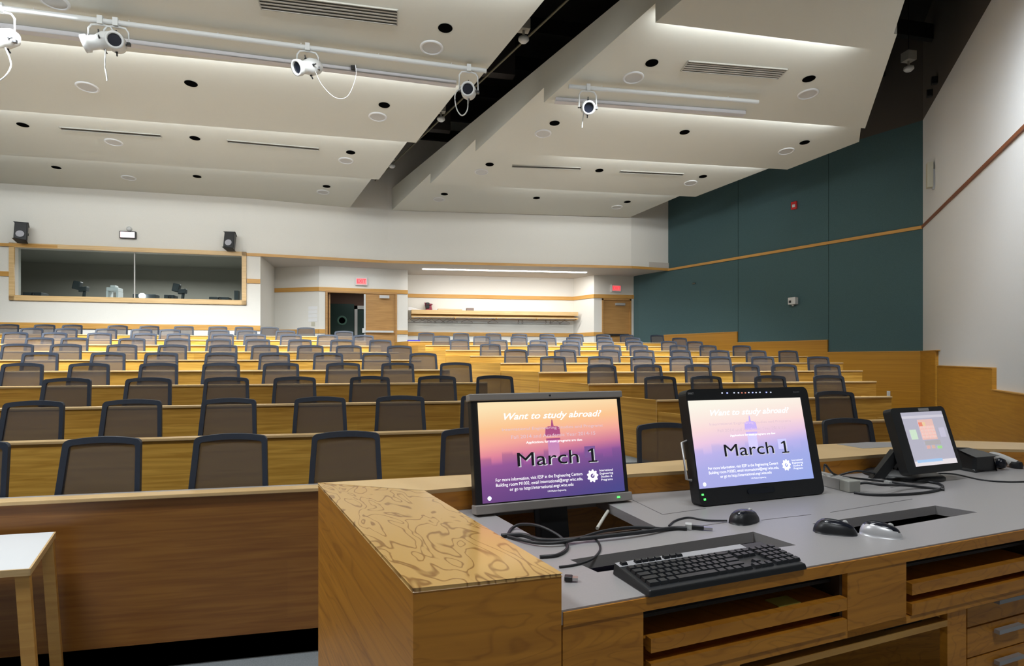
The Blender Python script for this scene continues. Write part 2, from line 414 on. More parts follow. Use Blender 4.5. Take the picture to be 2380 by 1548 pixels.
# vertical seams between fabric panels
mb = MB()
for t in (.358, .7146):
    p = gp(t); q = gp(t+.0015); mb.wall([p, q], 1.0, ZW, -.004)
struct(mb.build('trim_9', mat('green_seam', (.012, .035, .033), .95)))
mb = MB()
for x, y in ((-9.28, 16.85), (-6.0, 16.93), (-1.2, 17.24), (3.6, 17.10)):
    pass
# stepped wainscot
cz = [EYE+.765, EYE+.46, EYE+.165, EYE-.13, EYE-.435, EYE-.73]
t1 = .358; t2 = .7146
def wp(s): return (GN[0]+WD.x*s, GN[1]+WD.y*s)
mb = MB(); th = -.05
mb.wall([gp(-.02), gp(t1)], -.2, cz[0], th); mb.wall([gp(t1), gp(t2)], -.2, cz[1], th); mb.wall([gp(t2), GN, wp(1.28*1.106)], -.2, cz[2], th)
k = 1.106
mb.wall([wp(1.42*k-.15*0), wp(4.39*k)], -.2, cz[3], th); mb.wall([wp(4.39*k), wp(7.35*k)], -.2, cz[4], th); mb.wall([wp(7.35*k), wp(10.1)], -.2, cz[5], th)
struct(mb.build('trim_10', 'oak_warm'))
mb = MB()
mb.wall([gp(-.02), gp(t1)], cz[0], cz[0]+.015, -.06); mb.wall([gp(t1), gp(t2)], cz[1], cz[1]+.015, -.06); mb.wall([gp(t2), GN, wp(1.42*k)], cz[2], cz[2]+.015, -.06)
mb.wall([wp(1.42*k), wp(4.39*k)], cz[3], cz[3]+.015, -.06); mb.wall([wp(4.39*k), wp(7.35*k)], cz[4], cz[4]+.015, -.06)
struct(mb.build('trim_11', 'oak_trim'))

# ---------------------------------------------------------------- ceiling rafts
ZN, ZF, ZTOP = EYE+4.58, EYE+4.33, EYE+5.0
rafts = {}
def rplane(side, i):
    if side == 'L': a0, b0 = LEFT_EDGES[i-1:i+1]; a1, b1 = a0, b0; xl, xr = -11, 0
    else: (a0, a1), (b0, b1) = RIGHT_EDGES[i-1], RIGHT_EDGES[i]; xl, xr = XR(a0), XO(b1)
    p0 = Vector((xl, a0, ZN)); p1 = Vector((xr, a1, ZN)); p2 = Vector((xl, b0, ZF+(.03 if i == 7 else 0)))
    n = (p1-p0).cross(p2-p0).normalized()
    return p0, (n if n.z < 0 else -n)
for i in range(1, len(LEFT_EDGES)):
    ya, yb = LEFT_EDGES[i-1], LEFT_EDGES[i]
    last = i == len(LEFT_EDGES)-1
    g = .0
    ye = 17.3 if last else yb
    zf = ZF+.03 if last else ZF
    pts = [(-10.95, ya+g), (XL(ya), ya+g), (XL(ye), ye), (-10.95, ye if not last else 16.84)]
    q0, nn = rplane('L', i)
    o = MB().prism(pts, [q0.z-nn.y*(p[1]-q0.y)/nn.z for p in pts], ZTOP).build('ceiling', 'ceiling'); struct(o)
    rafts['L', i] = (ya, ZN, yb, zf)
for i in range(1, len(RIGHT_EDGES)):
    (ya0, ya1), (yb0, yb1) = RIGHT_EDGES[i-1], RIGHT_EDGES[i]
    last = i == len(RIGHT_EDGES)-1
    pts = [(XR(ya0), ya0)]
    xo_a, xo_b = XO(ya1)+(.15 if ya1 < 10 else .1), XO(yb1)
    if last: xo_b = 7.42
    if i == 5: pts += [(8.80, 9.24), (9.585, 10.15)]
    else: pts += [(xo_a, ya1)]
    pts += [(xo_b, yb1), (XR(yb0), yb0)]
    def zat(p):
        q0, nn = rplane('R', i); return q0.z-(nn.x*(p[0]-q0.x)+nn.y*(p[1]-q0.y))/nn.z
    o = MB().prism(pts, [zat(p) for p in pts], ZTOP).build('ceiling', 'ceiling'); struct(o)
    rafts['R', i] = (ya0, yb0, ya1, yb1)
# black deck, joists and ducts above
struct(MB().box(-11.3, 12.5, -4.2, 20, ZD, ZD+.1).build('ceiling', 'black'))
mb = MB()
for j in range(14):
    y = -1+j*1.5
    mb.box(-11, 12, y, y+.12, 7.9, 8.2)
struct(mb.build('trim_12', 'black'))
rail = M['rail'] = mat('olive_pipe', (.11, .10, .06), .5)
mb = MB()
mb.tube([(XR(y)-.55, y, 6.62) for y in (3, 6, 10, 14, 17.1)], .018, 6)
tag(mb.build('conduit_pipe', 'rail'), 'thin olive conduit running along the dark slot between the ceiling rafts', 'pipe')
mb = MB()
dm = mat('duct_paint', (.05, .042, .038), .7)
for y, nm in ((7.95, 'nearest'), (10.95, 'middle'), (13.95, 'farthest')):
    tag(MB().box(XL(y)-.3, XR(y)+.3, y, y+.22, 7.0, 8.02).build('air_duct', dm), f'dark duct crossing above the slot between the ceiling rafts, {nm} of three', 'duct', 'ducts above the dark slot')

# ================================================================ seminar desks
for k in range(1, 11):
    y = YK(k)
    for side in ('L', 'R'):
        r = RL if side == 'L' else RR
        z = DESK+r*(k-1); fl = r*(k-1); fp = r*(k-2) if k > 1 else -.083
        x0, x1 = (-10.9, XLend(k)) if side == 'L' else (XRbeg(k), RE[k])
        if k == 1 and side == 'R': x1 = 5.0
        t = thing('seminar_desk', ((x0+x1)/2, y+.25, fl),
                  f"long oak desk, {ORD[k]} row from the front, {'left' if side == 'L' else 'right'} seating block", 'desk', 'long curved seminar desks in tiers')
        MB().box(x0, x1, y-.03, y+.0, fp+.005, z-.022).build('front_panel', 'oak_front_shaded' if k == 1 and side == 'L' else 'oak', t)
        MB().box(x0, x1, y-.045, y+.05, z-.022, z).build('top_rail', 'oak_cap', t, bevel=.004)
        MB().box(x0+.03, x1-.03, y, y+.42, z-.10, z-.07).build('worktop', 'laminate', t)
        for xs in ([x1-.04] if side == 'L' else [x0, x1-.04]):
            if side == 'R' and xs == x0:
                # wing wall that closes the row end towards the aisle
                dx = -.353; q = [(x0, y), (x0+.035, y), (x0+.035+dx*.97, y+1.30), (x0+dx*.97, y+1.30)]
                MB().prism(q, fp+.15 if k > 1 else 0, z).build('end_panel', 'oak', t)
            else:
                MB().box(xs, xs+.035, y, y+.42, fl+.002, z-.022).build('end_panel', 'oak', t)
        if k == 1: MB().box(x0, x1, y+.02, y+.05, -.235, -.08).build('kick_board', 'base', t)
# ================================================================ chairs
def chair_proto():
    t = thing('office_chair', (0, 0, 0), 'x', 'chair')
    # local: faces -Y, backrest near y = +.20 ; origin on the floor under the seat
    W, H0, H1 = .235, .50, 1.01
    def outline(w_bot, w_top, z0, z1, rc, arch, n=6):
        pts = [(-w_bot, z0), (w_bot, z0)]
        for i in range(n+1):
            a = math.pi/2*i/n
            pts.append((w_top-rc+rc*math.cos(a), z1-rc-arch+rc*math.sin(a)))
        for i in range(1, 6):
            x = (w_top-rc)*(1-i/3); pts.append((x, z1-arch+arch*(1-(x/(w_top-rc))**2)))
        for i in range(n+1):
            a = math.pi/2+math.pi/2*i/n
            pts.append((-w_top+rc+rc*math.cos(a), z1-rc-arch+rc*math.sin(a)))
        return pts
    def bend(x, z, d): return Vector((x, .165+.16*(z-.5)-.55*x*x+d, z))
    out = outline(.247, .222, .50, 1.01, .035, .014); inn = outline(.212, .190, .535, .972, .022, .011)
    n = len(out); v = []; f = []
    for d in (-.014, .014):
        v += [bend(x, z, d) for x, z in out]; v += [bend(x, z, d) for x, z in inn]
    for i in range(n):
        j = (i+1) % n
        f += [(i, j, n+j, n+i), (2*n+i, 3*n+i, 3*n+j, 2*n+j), (i, 2*n+i, 2*n+j, j), (n+i, n+j, 3*n+j, 3*n+i)]
    MB().add(v, f).build('backrest_frame', 'frame', t)
    # mesh web: strips
    v = []; f = []; nx, nz = 7, 4
    for iz in range(nz+1):
        z = .53+(.975-.53)*iz/nz; ww = .214+(.192-.214)*iz/nz
        for ix in range(nx+1): v.append(bend(-ww+2*ww*ix/nx, z+(.006*(1-(ix/nx*2-1)**2) if iz == nz else 0), 0))
    for iz in range(nz):
        for ix in range(nx): a = iz*(nx+1)+ix; f.append((a, a+1, a+nx+2, a+nx+1))
    MB().add(v, f, True).build('backrest_mesh', 'mesh', t)
    mb = MB().box(-.25, .25, -.27, .19, .43, .49); mb.build('seat', 'seat', t, bevel=.02)
    mb = MB().tube([(0, .14, .44), (0, .20, .50), (0, .215, .60)], .02, 6).build('back_support', 'frame', t)
    MB().tube([(0, 0, .10), (0, 0, .43)], .025, 8).build('gas_lift', 'steel', t)
    mb = MB()
    for i in range(5):
        a = 2*math.pi*i/5+.3; e = (.27*math.cos(a), .27*math.sin(a))
        mb.tube([(0, 0, .11), (e[0], e[1], .07)], [.028, .017], 6)
        mb.lathe([(.012, -.012), (.028, -.012), (.028, .012), (.012, .012)], 10, Matrix.Translation((e[0], e[1], .0285)) @ Matrix.Rotation(a, 4, 'Z') @ Matrix.Rotation(math.pi/2, 4, 'X'))
    mb.build('star_base', 'frame', t)
    return t
proto = chair_proto()
CH = {
 'L': {1: [8, 228, 533, 805, 1098], 2: [62, 298, 525, 744, 931, 1128], 3: [139, 336, 523, 683, 859, 1016, 1152],
       4: [38, 199, 361, 509, 651, 798, 924, 1061], 5: [85, 245, 371, 509, 634, 762, 875, 986], 6: [32, 148, 278, 394, 516, 614, 719, 811, 928],
       7: [86, 168, 302, 408, 505, 598, 694, 793, 884], 8: [27, 122, 226, 331, 411, 513, 590, 675, 760, 845],
       9: [68, 148, 241, 325, 392, 508, 571, 662, 798], 10: [12, 98, 163, 269, 342, 426, 503, 564, 626, 710]},
 'R': {1: [1545, 1968], 2: [1742, 1951], 3: [1547, 1655, 1802, 1935], 4: [1403, 1511, 1630, 1743, 1834, 1934],
       5: [1288, 1399, 1500, 1591, 1683, 1777, 1912], 6: [1202, 1317, 1421, 1503, 1589, 1679, 1760, 1840],
       7: [1142, 1253, 1328, 1423, 1491, 1583, 1652, 1729], 8: [1069, 1160, 1254, 1331, 1410, 1480, 1560, 1620],
       9: [1026, 1121, 1208, 1276, 1338, 1408, 1475, 1583], 10: [991, 1073, 1149, 1210, 1274, 1342, 1405, 1461, 1532]}}
CH['L'][1][0] = -85
first = True
for side in 'LR':
    for k, xs in CH[side].items():
        r = RL if side == 'L' else RR
        n = len(xs)
        for i, px in enumerate(xs):
            Y = YK(k)+.48
            X = XatY(px, Y)
            o = proto if first else dup(proto); first = False
            yy = Y-.20+random.uniform(-.03, .03)+(.10 if k > 1 else .02)
            o.location = (X, yy, r*(k-1)); o.rotation_euler = (0, 0, random.uniform(-.05, .05)+(-.1 if side == 'R' and px > 1700 else 0))
            pos = n-i if side == 'L' else i+1
            o['label'] = f"black mesh office chair, {ORD[pos]} from the aisle, {ORD[k]} row from front, {'left' if side == 'L' else 'right'} block"
            if side == 'R' and k <= 2:
                o['label'] = [['black mesh chair in the front row, seen between the two slide monitors', 'black mesh chair in the front row, seen between pen display and touch panel'], ['black mesh chair, only its top edge showing above the pen display', 'black mesh chair, rightmost of the second row in the right block']][k-1][i]
            o['group'] = f"mesh chairs in the {'left' if side == 'L' else 'right'} seating block"

# ================================================================ ceiling fittings
def raft_plane(px, py, side):
    """find the raft hit by the pixel ray -> point, raft slope normal"""
    for i in range(1, 8):
        if side == 'L': a0, b0 = LEFT_EDGES[i-1:i+1]; a1, b1 = a0, b0; xl, xr = -11, 0
        else: (a0, a1), (b0, b1) = RIGHT_EDGES[i-1], RIGHT_EDGES[i]; xl, xr = XR(a0), XO(b1)
        p0, n = rplane(side, i)
        h = PP(px, py, p0, n)
        u = (h.x-xl)/(xr-xl) if side == 'R' else 0
        lo = a0+(a1-a0)*u; hi = b0+(b1-b0)*u
        if lo-.05 <= h.y <= hi+.02 and h.y > 0: return h, n, Vector((xr-xl, a1-a0, 0)).normalized()
    raise RuntimeError(f'no raft for {px},{py}')
def surf_matrix(h, n, ex):
    z = n; x = (ex-z*ex.dot(z)).normalized(); y = z.cross(x)
    m = Matrix((x, y, z)).transposed().to_4x4(); m.translation = h; return m
EO = [('L', 1035, 65), ('L', 444, 194), ('L', 893, 244), ('L', 53, 290), ('L', 453, 321), ('L', 815, 354), ('L', 131, 389), ('L', 458, 410), ('L', 759, 433),
      ('R', 1515, 146), ('R', 1880, 183), ('R', 1289, 286), ('R', 1591, 307), ('R', 1870, 331), ('R', 1138, 382), ('R', 1393, 396), ('R', 1634, 410), ('R', 1033, 451), ('R', 1247, 460), ('R', 1458, 469)]
def ordinal_labels(items, text):
    """items: (side,x,y) -> label by raft band (top band of the photo first) and order from the left"""
    bands = {}
    for s, x, y in items:
        for i in range(1, 8):
            try: h, n, ex = raft_plane(x, y, s)
            except RuntimeError: continue
            break
        key = None
        for i in range(1, 8):
            if s == 'L': lo, hi = LEFT_EDGES[i-1], LEFT_EDGES[i]
            else: lo, hi = min(RIGHT_EDGES[i-1]), max(RIGHT_EDGES[i])
            if lo <= h.y <= hi: key = i; break
        bands.setdefault((s, key), []).append((x, s, y))
    out = {}
    for (s, key), l in bands.items():
        l.sort(); back = 8-key
        rn = {1: 'rearmost', 2: 'second rearmost', 3: 'third rearmost', 4: 'fourth rearmost', 5: 'fifth rearmost'}[back]
        for j, (x, _, y) in enumerate(l):
            p = 'only one' if len(l) == 1 else f"{ORD[j+1]} from left"
            out[s, x, y] = f"{text}, {p} on {rn} {'left' if s == 'L' else 'right'} ceiling raft"
    return out
labs = ordinal_labels(EO, 'black recessed downlight')
for s, x, y in EO:
    h, n, ex = raft_plane(x, y, s); m = surf_matrix(h, n, ex)
    mb = MB().lathe([(.098, .004), (.085, .004), (.078, -.0), (.07, .002), (0.001, .001)], 20, m)
    tag(mb.build('downlight', 'dark_hole'), labs[s, x, y], 'downlight', 'black recessed downlights in the ceiling')
SP = [('L', 126, 2), ('L', 1003, 110), ('L', 203, 202), ('L', 878, 271), ('L', 264, 330), ('L', 804, 373), ('L', 299, 413), ('L', 751, 446),
      ('R', 1472, 180), ('R', 1878, 218), ('R', 1262, 310), ('R', 1827, 351), ('R', 1119, 399), ('R', 1605, 425), ('R', 1020, 463), ('R', 1434, 481)]
labs = ordinal_labels(SP, 'round white ceiling speaker')
for s, x, y in SP:
    h, n, ex = raft_plane(x, y, s); m = surf_matrix(h, n, ex)
    t = thing('ceiling_speaker', h, labs[s, x, y], 'speaker', 'round white ceiling speakers')
    MB().lathe([(.165, -.01), (.165, .012), (.152, .02), (.135, .018), (.132, .008)], 28, m).build('rim', 'ring', t)
    MB().lathe([(.135, .009), (0.001, .012)], 28, m).build('grille', 'grille', t)
# slot diffusers: corner pixels of the long axis
DV = [('L', 600, 0, 925, 40, .30, 'many-slotted ceiling vent at the top edge, near the speaker of the nearest left raft'), ('L', 140, 297, 375, 315, .11, 'slim ceiling vent, left one of two on the second rearmost left raft'),
      ('L', 528, 327, 742, 346, .11, 'slim ceiling vent, right one of two on the second rearmost left raft'), ('R', 1590, 152, 1820, 171, .26, 'many-slotted ceiling vent on the broad nearer right raft'),
      ('R', 1190, 385, 1350, 391, .11, 'slim ceiling vent, left one of two on the right rafts'), ('R', 1440, 398, 1588, 405, .11, 'slim ceiling vent, right one of two on the right rafts')]
for s, xa, ya, xb, yb, wd, lab in DV:
    ha, n, ex = raft_plane((xa+xb)/2, (ya+yb)/2, s)
    pa = PP(xa, ya, ha, n); pb = PP(xb, yb, ha, n); c = (pa+pb)/2; L_ = (pb-pa).length
    m = surf_matrix(c, n, pb-pa); t = thing('ceiling_vent', c, lab, 'vent', 'slot diffusers in the ceiling rafts')
    b = wd/2; e = .014 if wd > .2 else .009
    mb = MB().box(-L_/2, L_/2, -b, -b+e, -.005, .02).box(-L_/2, L_/2, b-e, b, -.005, .02).box(-L_/2, -L_/2+e, -b, b, -.005, .02).box(L_/2-e, L_/2, -b, b, -.005, .02).xf(m)
    mb.build('vent_frame', 'vent', t)
    MB().box(-L_/2+e, L_/2-e, -b+e, b-e, -.004, .003).xf(m).build('dark_gap', 'slot', t)
    ns = max(1, int(wd/.05)-1) if wd > .2 else 0
    for j in range(ns):
        q = -b+(j+1)*wd/(ns+1)
        MB().box(-L_/2+e, L_/2-e, q-.012, q+.012, 0, .016).xf(m).build('slat', 'vent', t)
# lighting pipes, raceways, spots
def pipe(pa, pb, lab, nh=5):
    t = thing('lighting_pipe', (pa+pb)/2, lab, 'pipe', 'white lighting pipes under the ceiling rafts')
    MB().tube([pa, pb], .034, 12).build('pipe', 'white', t)
    for j in range(nh):
        p = pa.lerp(pb, (j+.5)/nh); MB().tube([p, p+Vector((0, 0, .055))], .006, 5).build('fixing', 'white', t)
ZP = EYE+4.30
pLa, pLb = PZ(-40, 13, ZP), PZ(1130, 165, ZP)
pRa, pRb = PZ(1322, 201, ZP), PZ(1762, 237, ZP)
pipe(pLa, pLb, 'long white lighting pipe across the left ceiling, reaching the dark slot', 6)
pipe(pRa, pRb, 'shorter white lighting pipe hung under the right ceiling raft', 3)
def raceway(xa, ya, xb, yb, side, lab):
    h, n, ex = raft_plane((xa+xb)/2, (ya+yb)/2, side); pa, pb = PP(xa, ya, h, n), PP(xb, yb, h, n)
    m = surf_matrix((pa+pb)/2, n, pb-pa); L_ = (pb-pa).length
    tag(MB().box(-L_/2, L_/2, -.05, .05, .001, .07).xf(m).build('cable_raceway', 'raceway', bevel=.006), lab, 'raceway', 'raceways behind the lighting pipes')
raceway(-40, 52, 1060, 191, 'L', 'pale boxed raceway on the left ceiling just behind the long pipe')
raceway(1290, 229, 1730, 260, 'R', 'pale boxed raceway on the right ceiling behind the shorter pipe')
def smooth_path(P, n=6):
    P = [Vector(p) for p in P]; out = []
    for i in range(len(P)-1):
        p0, p1, p2, p3 = P[max(i-1, 0)], P[i], P[i+1], P[min(i+2, len(P)-1)]
        for j in range(n):
            u = j/n; out.append(.5*((2*p1)+(-p0+p2)*u+(2*p0-5*p1+4*p2-p3)*u*u+(-p0+3*p1-3*p2+p3)*u**3))
    out.append(P[-1]); return out
def spot(px, py, aim, side, lab, cable, length=.34, shutters=True, cr=.009):
    """ellipsoidal spot on a yoke; px,py = body centre in the photo"""
    a, b = (pLa, pLb) if side == 'L' else (pRa, pRb)
    r = ray(px, HY); # clamp point on the pipe with the same image column
    best = min((abs(((a.lerp(b, u)-Vector((0, 0, EYE))).cross(Vector((0, 0, 1)))).normalized().dot(Vector((r.x, r.y, 0)).normalized())), u) for u in [i/400 for i in range(401)])
    cl = a.lerp(b, best[1])
    zc = cl.x*S_+cl.y*C_
    c = Vector((cl.x, cl.y, EYE-(py-HY)/F*zc))
    t = thing('stage_spotlight', cl, lab, 'spotlight', 'white stage spotlights on pipes')
    d = Vector(aim).normalized(); pl = Vector((b-a)).normalized()
    MB().obox(cl+Vector((-.03, -.045, -.05)), (.06, 0, 0), (0, .09, 0), (0, 0, .1)).build('pipe_clamp', 'white', t)
    wv = pl*.14
    top = cl.z-.05
    path = [c-wv, Vector((c.x, c.y, top-.06))-wv, Vector((c.x, c.y, top-.01))-wv*.75, Vector((c.x, c.y, top))-wv*.3, Vector((c.x, c.y, top))+wv*.3, Vector((c.x, c.y, top-.01))+wv*.75, Vector((c.x, c.y, top-.06))+wv, c+wv]
    MB().tube(path, .013, 6).build('yoke', 'white', t)
    z = d; x = z.cross(Vector((0, 0, 1))).normalized(); y = z.cross(x)
    m = Matrix((x, y, z)).transposed().to_4x4(); m.translation = c
    h = length/2
    body = MB().lathe([(.05, -h-.06), (.10, -h), (.115, -h*.3), (.10, 0), (.085, .04), (.085, h-.04), (.105, h-.03), (.105, h+.03), (.078, h+.03), (.075, h-.01)], 20, m)
    body.build('lamp_body', 'white', t)
    MB().lathe([(.0765, h+.005), (.001, h+.0)], 18, m).build('lens', 'black_gl', t)
    if shutters:
        for sx, sy in ((1, 0), (-1, 0), (0, 1), (0, -1)):
            mb = MB(); mb.obox(m @ Vector((sx*.105-.013, sy*.105-.013, -.02)), x*.026, y*.026, z*.018)
            mb.tube([m @ Vector((sx*.10, sy*.10, -.01)), m @ Vector((sx*.155, sy*.155, -.02))], .009, 5)
            mb.build('shutter_handle', 'black_pl', t)
    MB().obox(c+pl*.14+Vector((-.02, -.02, -.02)), (.04, 0, 0), (0, .04, 0), (0, 0, .04)).build('knob', 'black_pl', t)
    if cable:
        MB().tube(smooth_path([Vector(q)+c for q in cable]), cr, 6).build('cable', 'white', t)
R_ = Vector((C_, -S_, 0)); U_ = Vector((0, 0, 1)); B_ = Vector((S_, C_, 0))
def drop(pts): return [R_*a+U_*b for a, b in pts]
spot(2, 92, -R_*.2-B_*.8-U_*.6, 'L', 'white spotlight cut off by the left edge of the photo', drop([(.05, -.1), (.12, -.3), (.05, -.45), (-.1, -.55)]))
spot(236, 97, -R_*1-B_*.35-U_*.35, 'L', 'white spotlight aimed left, left one of the close pair', drop([(.06, -.1), (.05, -.3), (.07, -.42), (.08, -.5)]))
spot(272, 100, R_*.4-B_*.8-U_*.2, 'L', 'white spotlight aimed outward, right one of the close pair', None, .28)
spot(714, 156, -R_*.55-B_*.8-U_*.45, 'L', 'white spotlight aimed down left, alone in the middle of the long pipe', drop([(.1, -.05), (.2, -.25), (.38, -.42), (.55, -.40), (.66, -.15), (.66, .03)]), cr=.0025)
spot(1089, 212, -R_*.0-B_*1-U_*.25, 'L', 'white spotlight with looping cable, at the slot end of the long pipe', drop([(-.01, -.1), (-.02, -.28), (-.1, -.36), (-.18, -.25), (-.2, -.05), (-.12, .05)]), .30)
spot(1366, 250, -R_*.02-B_*1-U_*.45, 'R', 'white spotlight hanging from the shorter right pipe', drop([(-.06, -.05), (-.08, -.2), (-.09, -.32)]), .30)
p = PZ(815, 160, ZF-.03)
tag(MB().obox(p, R_*.06, B_*.05, U_*.07).build('pipe_socket', 'black_pl'), 'small black socket on the raceway right of the middle spotlight', 'socket')
# small fixtures up in the dark slots
for x, y0, rel, lab in ((1217, 92, 5.0, 'small grey high lamp in the dark slot, nearest of the three'), (1025, 277, 5.0, 'small grey high lamp in the dark slot, middle of the three'),
                        (911, 386, 5.0, 'small grey high lamp in the dark slot, farthest of the three'), (2112, 160, 5.25, 'small grey high lamp in the dark gap by the white wall')):
    p = PZ(x, y0, EYE+rel); t = thing('high_bay_lamp', p, lab, 'lamp', 'small high lamps above the ceiling rafts')
    MB().box(p.x-.09, p.x+.09, p.y-.08, p.y+.08, p.z+.14, p.z+.30).build('ballast_box', 'vent', t)
    MB().tube([p+Vector((0, 0, .04)), p+Vector((0, 0, .14))], .02, 8).build('neck', 'vent', t)
    MB().lathe([(.001, -.05), (.05, -.045), (.085, -.01), (.08, .03), (.04, .05)], 14, Matrix.Translation(p)).build('reflector', 'white', t)
    MB().tube([p+Vector((0, 0, .29)), (p.x, p.y, 7.95 if rel < 5.2 else 8.7)], .008, 5).build('stem', 'black_pl', t)
# ================================================================ things on the walls
def text_mesh(body, size, m, mt, parent, name='lettering', width=None, shear=0, extrude=0, align='CENTER', origin=None, bold=0):
    c = bpy.data.curves.new(name, 'FONT'); c.body = body; c.size = size; c.align_x = align; c.align_y = 'CENTER'
    c.shear = shear; c.extrude = extrude; c.offset = bold; c.resolution_u = 3
    o = bpy.data.objects.new(name, c); COL.objects.link(o)
    dg = bpy.context.evaluated_depsgraph_get(); dg.update()
    me = bpy.data.meshes.new_from_object(o.evaluated_get(dg)); bpy.data.objects.remove(o)
    vs = [v.co.copy() for v in me.vertices]; fs = [tuple(p.vertices) for p in me.polygons]
    if width and vs:
        w0 = max(v.x for v in vs)-min(v.x for v in vs); k = width/w0
        vs = [Vector((v.x*k, v.y, v.z)) for v in vs]
    mb = MB().add(vs, fs).xf(m)
    return mb.build(name, mt, parent)
GNORM = Vector((gdir.y, -gdir.x, 0)); GNORM = GNORM if GNORM.dot(Vector((-1, 0, 0))) > 0 else -GNORM
def on_green(x, y): return PP(x, y, (GN[0], GN[1], 0), GNORM)
def wall_frame(p, n):
    n = Vector(n).normalized(); return frame(p, Vector((0, 0, 1)).cross(n), (0, 0, 1))
p = on_green(1847, 478); m = wall_frame(p, GNORM)
t = thing('fire_alarm_strobe', p, 'small red fire alarm strobe high on the green wall', 'fire alarm')
MB().box(-.075, .075, -.10, .10, 0, .05).xf(m).build('housing', 'red', t, bevel=.008)
MB().box(-.03, .045, -.05, .02, .05, .07).xf(m).build('strobe_lens', 'white', t, bevel=.005)
p = on_green(1846, 700); m = wall_frame(p, GNORM)
t = thing('wall_sensor', p, 'white boxy sensor low on the green wall', 'sensor')
MB().box(-.09, .11, -.09, .09, 0, .14).xf(m).build('housing', 'white', t, bevel=.008)
MB().box(-.06, .0, -.05, .01, .14, .146).xf(m).build('sensor_window', 'black_pl', t)
MB().tube([m @ Vector((.0, -.09, .06)), m @ Vector((.0, -.13, .06))], .025, 10).build('base_knob', 'grille', t)
p = on_green(1613, 659); m = wall_frame(p, GNORM)
tag(MB().box(-.05, .05, -.02, .02, 0, .02).xf(m).build('wall_hook', mat('olive_metal', (.10, .10, .07), .5)), 'tiny dull hook plate on the green wall near the rear corner', 'hook')
p = on_green(2068, 915)+GNORM*.05; m = wall_frame(p, GNORM)
t = thing('wall_outlet', p, 'white outlet plate on the oak wainscot beside the row ends', 'outlet')
MB().box(-.035, .035, -.06, .06, 0, .01).xf(m).build('cover_plate', 'white', t); MB().box(-.015, .015, -.035, .035, .01, .014).xf(m).build('sockets', 'grille', t)
WN = Vector((WD.y, -WD.x, 0)); WN = WN if WN.dot(Vector((0, 0, 0))-Vector((GN[0], GN[1], 0))) > 0 else -WN
def on_white(x, y): return PP(x, y, (GN[0], GN[1], 0), WN)
p = on_white(2172, 405); m = wall_frame(p, WN)
t = thing('column_speaker', p, 'slim tan column speaker on the white wall near the green corner', 'speaker')
MB().box(-.07, .07, -.26, .24, .03, .13).xf(m).build('housing', 'tan', t, bevel=.01); MB().box(-.03, .03, -.30, .1, 0, .04).xf(m).build('bracket', 'grey', t)
for (x, y, lab) in ((2167, 216, 'small black clamp high on the plenum edge of the white wall, lower'), (2179, 186, 'small black clamp high on the plenum edge of the white wall, upper')):
    p = on_white(x, y)+Vector((0, 0, 0)); m = wall_frame(p, WN)
    tag(MB().box(-.05, .05, -.07, .07, 0, .10).xf(m).build('wall_clamp', 'black_pl', bevel=.01), lab, 'clamp')
# back wall: black speakers, clock-like display
def back_pt(x, y, Y): r = ray(x, y); return Vector((0, 0, EYE))+r*(Y/r.y)
for x, y, rot, lab in ((62, 545, .25, 'black wall speaker above the left end of the booth window'), (540, 565, -.1, 'black wall speaker above the right end of the booth window')):
    p = back_pt(x, y, 16.86 if x < 300 else 16.96); t = thing('wall_speaker', p, lab, 'speaker', 'black speakers above the booth window')
    m = Matrix.Translation(p+Vector((0, -.2, 0))) @ Matrix.Rotation(rot, 4, 'Z') @ Matrix.Rotation(-.25, 4, 'X')
    MB().prism([(-.13, -.13), (.13, -.13), (.09, .13), (-.09, .13)], -.22, .22).xf(m).build('cabinet', 'black_pl', t, bevel=.02)
    MB().lathe([(.001, .0), (.035, .012), (.085, .04)], 16, m @ Matrix.Translation((0, -.135, -.09)) @ Matrix.Rotation(math.pi/2, 4, 'X') @ Matrix.Translation((0, 0, -.03))).build('cone', mat('speaker_cone', (.38, .38, .42), .5), t)
    MB().box(-.03, .03, .0, .25, -.03, .03).xf(Matrix.Translation(p+Vector((0, -.22, 0)))).build('bracket', 'black_pl', t)
p = back_pt(299, 547, 16.92); t = thing('lit_display_sign', p, 'small lit pinkish display box centred above the booth window', 'display')
MB().box(p.x-.19, p.x+.19, p.y-.07, p.y, p.z-.095, p.z+.095).build('housing', 'black_pl', t, bevel=.01)
MB().box(p.x-.165, p.x+.165, p.y-.075, p.y-.069, p.z-.07, p.z+.075).build('lit_face', mat('pink_display_face', (1, .78, .80), emit=1.0), t)
tag(MB().lathe([(.001, -.045), (.05, -.04), (.065, 0), (.065, .03)], 14, Matrix.Translation(back_pt(300, 532, 16.90)+Vector((0, 0, 0))) @ Matrix.Rotation(-math.pi/2, 4, 'X')).build('motion_sensor', 'white'), 'round white sensor just above the small lit display', 'sensor')
# exit signs
exr = mat('exit_red', (1, .02, .05), emit=1.0); exf = mat('exit_face', (.9, .20, .20), emit=.45)
for x, y, Y, lab in ((840, 654, 18.52, 'red EXIT sign over the open double door'), (1433, 670, 18.44, 'red EXIT sign over the single exit door at right')):
    p = back_pt(x, y, Y); t = thing('exit_sign', p, lab, 'exit sign', 'lit red EXIT signs')
    MB().box(p.x-.18, p.x+.18, p.y, p.y+.06, p.z-.12, p.z+.12).build('housing', 'white', t)
    MB().box(p.x-.15, p.x+.15, p.y-.004, p.y, p.z-.09, p.z+.09).build('lit_face', exf, t)
    text_mesh('EXIT', .15, frame((p.x, p.y-.008, p.z), (1, 0, 0), (0, 0, 1)), exr, t, 'lettering', width=.26, bold=.0015)
